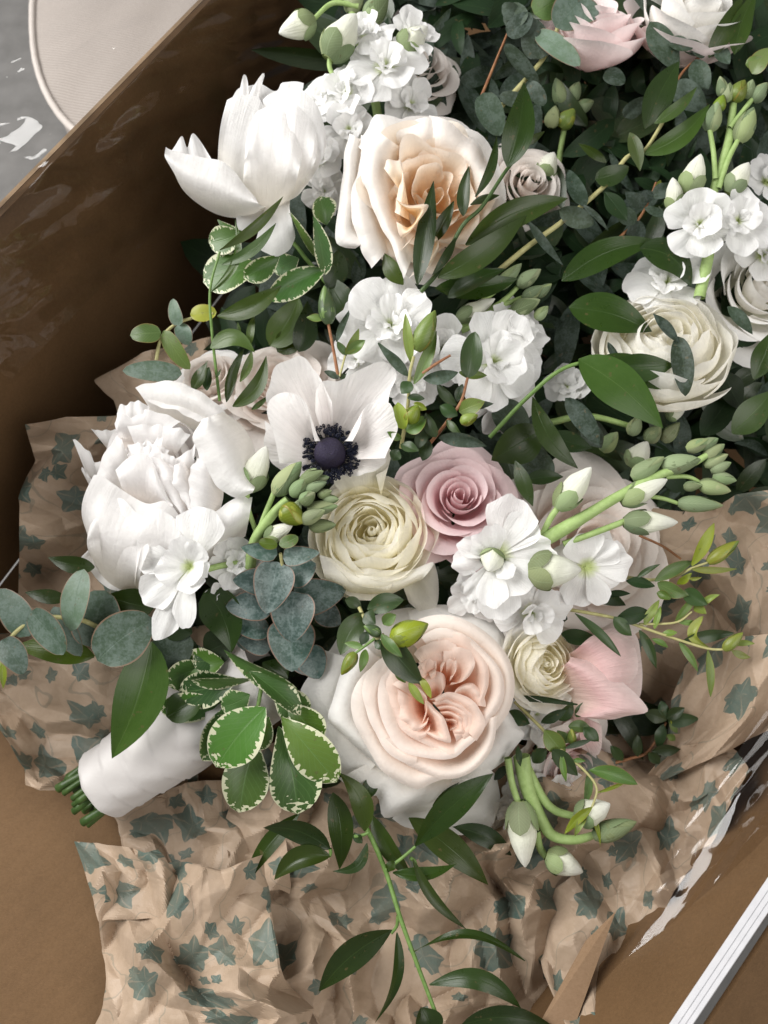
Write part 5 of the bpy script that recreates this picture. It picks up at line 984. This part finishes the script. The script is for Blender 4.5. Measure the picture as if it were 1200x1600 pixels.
t = thing('budding_sprig', 'shadowed olive sprig in the hollow right of the pink tulip', 'sprig', (970, 1190, -170), 'fine budding sprigs')
tube('stem', ZG([(330, 1460), (440, 1430), (540, 1390), (640, 1230)], -140), 3, 2, M['stemred'], t)
leaves(t, ZG, -130, 'myrtle_dark', [((640, 1220), (520, 1180), 80, {}), ((640, 1210), (740, 1150), 70, {}), ((650, 1230), (820, 1210), 80, {}), ((620, 1240), (590, 1370), 70, {}), ((640, 1200), (610, 1110), 60, {}), ((560, 1390), (720, 1380), 70, {}), ((540, 1400), (600, 1460), 60, {}), ((480, 1420), (480, 1300), 60, {}), ((400, 1440), (330, 1360), 60, {}), ((660, 1220), (700, 1290), 40, dict(mat='myrtle')), ((650, 1190), (720, 1180), 34, dict(mat='lime')), ((660, 1210), (690, 1250), 30, dict(mat='lime')), ((640, 1300), (690, 1330), 40, dict(mat='myrtle'))], **MY)
# eucalyptus and twigs at the top right
t = thing('eucalyptus_sprig', 'dark round eucalyptus leaves around the pink rose at the top edge', 'eucalyptus', (790, 180, -180), 'eucalyptus sprigs')
tube('stem', ZD([(355, 345), (500, 180), (545, 80), (572, -20)], -160), 4.5, 3.5, M['stemtan'], t); tube('stem', ZD([(300, 310), (350, 190), (392, 90)], -170), 2.6, 2, M['stemred'], t)
leaves(t, ZD, -150, 'eucdark', [((640, -20), (535, 85), 130, dict(mat='euc')), ((470, 45), (565, -10), 100, dict(mat='myrtle')), ((474, 102), (612, 206), 74, dict(mat='euc')), ((490, 185), (462, 55), 96, {}), ((378, 138), (484, 260), 54, {}), ((368, 40), (420, 20), 60, {}), ((385, 110), (460, 40), 70, {}), ((310, 290), (362, 425), 86, {}), ((690, 225), (752, 262), 60, {}), ((752, 366), (818, 305), 54, {}), ((450, 260), (500, 330), 60, {}), ((360, 300), (470, 320), 50, {}), ((440, 20), (380, 80), 80, {}), ((600, 20), (670, 50), 80, dict(mat='euc'))], **EU)
t = thing('eucalyptus_sprig', 'slender eucalyptus twig hanging over the blush rose in the top corner', 'eucalyptus', (1060, 130, -160), 'eucalyptus sprigs')
tube('stem', ZD([(1080, 110), (990, 175), (930, 230), (900, 290)], -135), 2.6, 2.2, M['stemred'], t)
leaves(t, ZD, -130, 'eucdark', [((832, 68), (920, 222), 88, {}), ((888, 120), (965, 152), 52, {}), ((935, 155), (1012, 162), 44, {}), ((972, 186), (1014, 280), 74, {}), ((905, 268), (1005, 348), 96, {}), ((1015, 180), (1120, -10), 60, dict(mat='ruscus')), ((1095, 170), (1160, -20), 70, dict(mat='ruscus_pale')), ((910, 230), (860, 290), 60, {}), ((1040, 150), (1080, 200), 50, {}), ((1000, 180), (950, 120), 44, {}), ((1150, 230), (1200, 150), 60, dict(mat='myrtle')), ((1130, 200), (1200, 190), 50, dict(mat='myrtle'))], a=.8, pw=.7, fold=.15)
t = thing('eucalyptus_sprig', 'rusty-stemmed small eucalyptus tip in the dark upper right foliage', 'eucalyptus', (960, 380, -150), 'eucalyptus sprigs')
tube('stem', ZD([(710, 765), (795, 685), (835, 610), (850, 570)], -120), 2.6, 2, M['stemred'], t)
leaves(t, ZD, -116, 'eucdark', [((800, 690), (770, 765), 60, {}), ((815, 650), (895, 680), 30, {}), ((820, 640), (755, 600), 50, {}), ((835, 610), (905, 575), 50, {}), ((840, 600), (795, 630), 40, {}), ((850, 590), (865, 562), 16, dict(mat='lime')), ((790, 690), (720, 660), 60, {})], a=.8, pw=.7)

# --- uncountable leaves, their colours darkened for shade, filling the depth of the bouquets
def filler():
    poly = np.array([(530, -40), (1240, -40), (1240, 770), (1060, 790), (1000, 900), (1010, 1040), (940, 1190), (760, 1260), (560, 1260), (420, 1080), (250, 940), (350, 600), (400, 440), (480, 330), (540, 120)], float)
    def inside(x, y):
        c = False; n = len(poly)
        for i in range(n):
            x1, y1 = poly[i]; x2, y2 = poly[i - 1]
            if (y1 > y) != (y2 > y) and x < (x2 - x1) * (y - y1) / (y2 - y1) + x1: c = not c
        return c
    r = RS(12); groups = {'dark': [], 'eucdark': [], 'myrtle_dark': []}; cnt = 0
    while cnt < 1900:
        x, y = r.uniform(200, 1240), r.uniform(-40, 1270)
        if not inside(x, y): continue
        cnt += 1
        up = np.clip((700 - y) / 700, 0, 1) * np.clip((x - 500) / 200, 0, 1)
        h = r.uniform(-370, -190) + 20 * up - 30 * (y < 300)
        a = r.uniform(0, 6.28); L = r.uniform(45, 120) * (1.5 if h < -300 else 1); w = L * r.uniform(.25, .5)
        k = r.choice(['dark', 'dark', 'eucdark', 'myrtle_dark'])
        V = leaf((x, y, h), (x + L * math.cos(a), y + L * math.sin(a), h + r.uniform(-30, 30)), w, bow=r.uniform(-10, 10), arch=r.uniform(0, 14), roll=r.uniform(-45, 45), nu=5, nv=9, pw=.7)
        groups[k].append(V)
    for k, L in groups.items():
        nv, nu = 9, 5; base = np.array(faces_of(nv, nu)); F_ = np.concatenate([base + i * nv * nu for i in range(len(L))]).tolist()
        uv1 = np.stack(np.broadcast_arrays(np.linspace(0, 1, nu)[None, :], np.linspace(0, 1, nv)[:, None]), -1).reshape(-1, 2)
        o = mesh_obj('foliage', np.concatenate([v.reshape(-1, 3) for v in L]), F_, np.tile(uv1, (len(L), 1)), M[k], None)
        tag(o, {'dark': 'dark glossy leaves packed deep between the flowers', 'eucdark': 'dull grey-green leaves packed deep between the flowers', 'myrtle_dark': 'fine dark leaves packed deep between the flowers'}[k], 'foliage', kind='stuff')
filler()
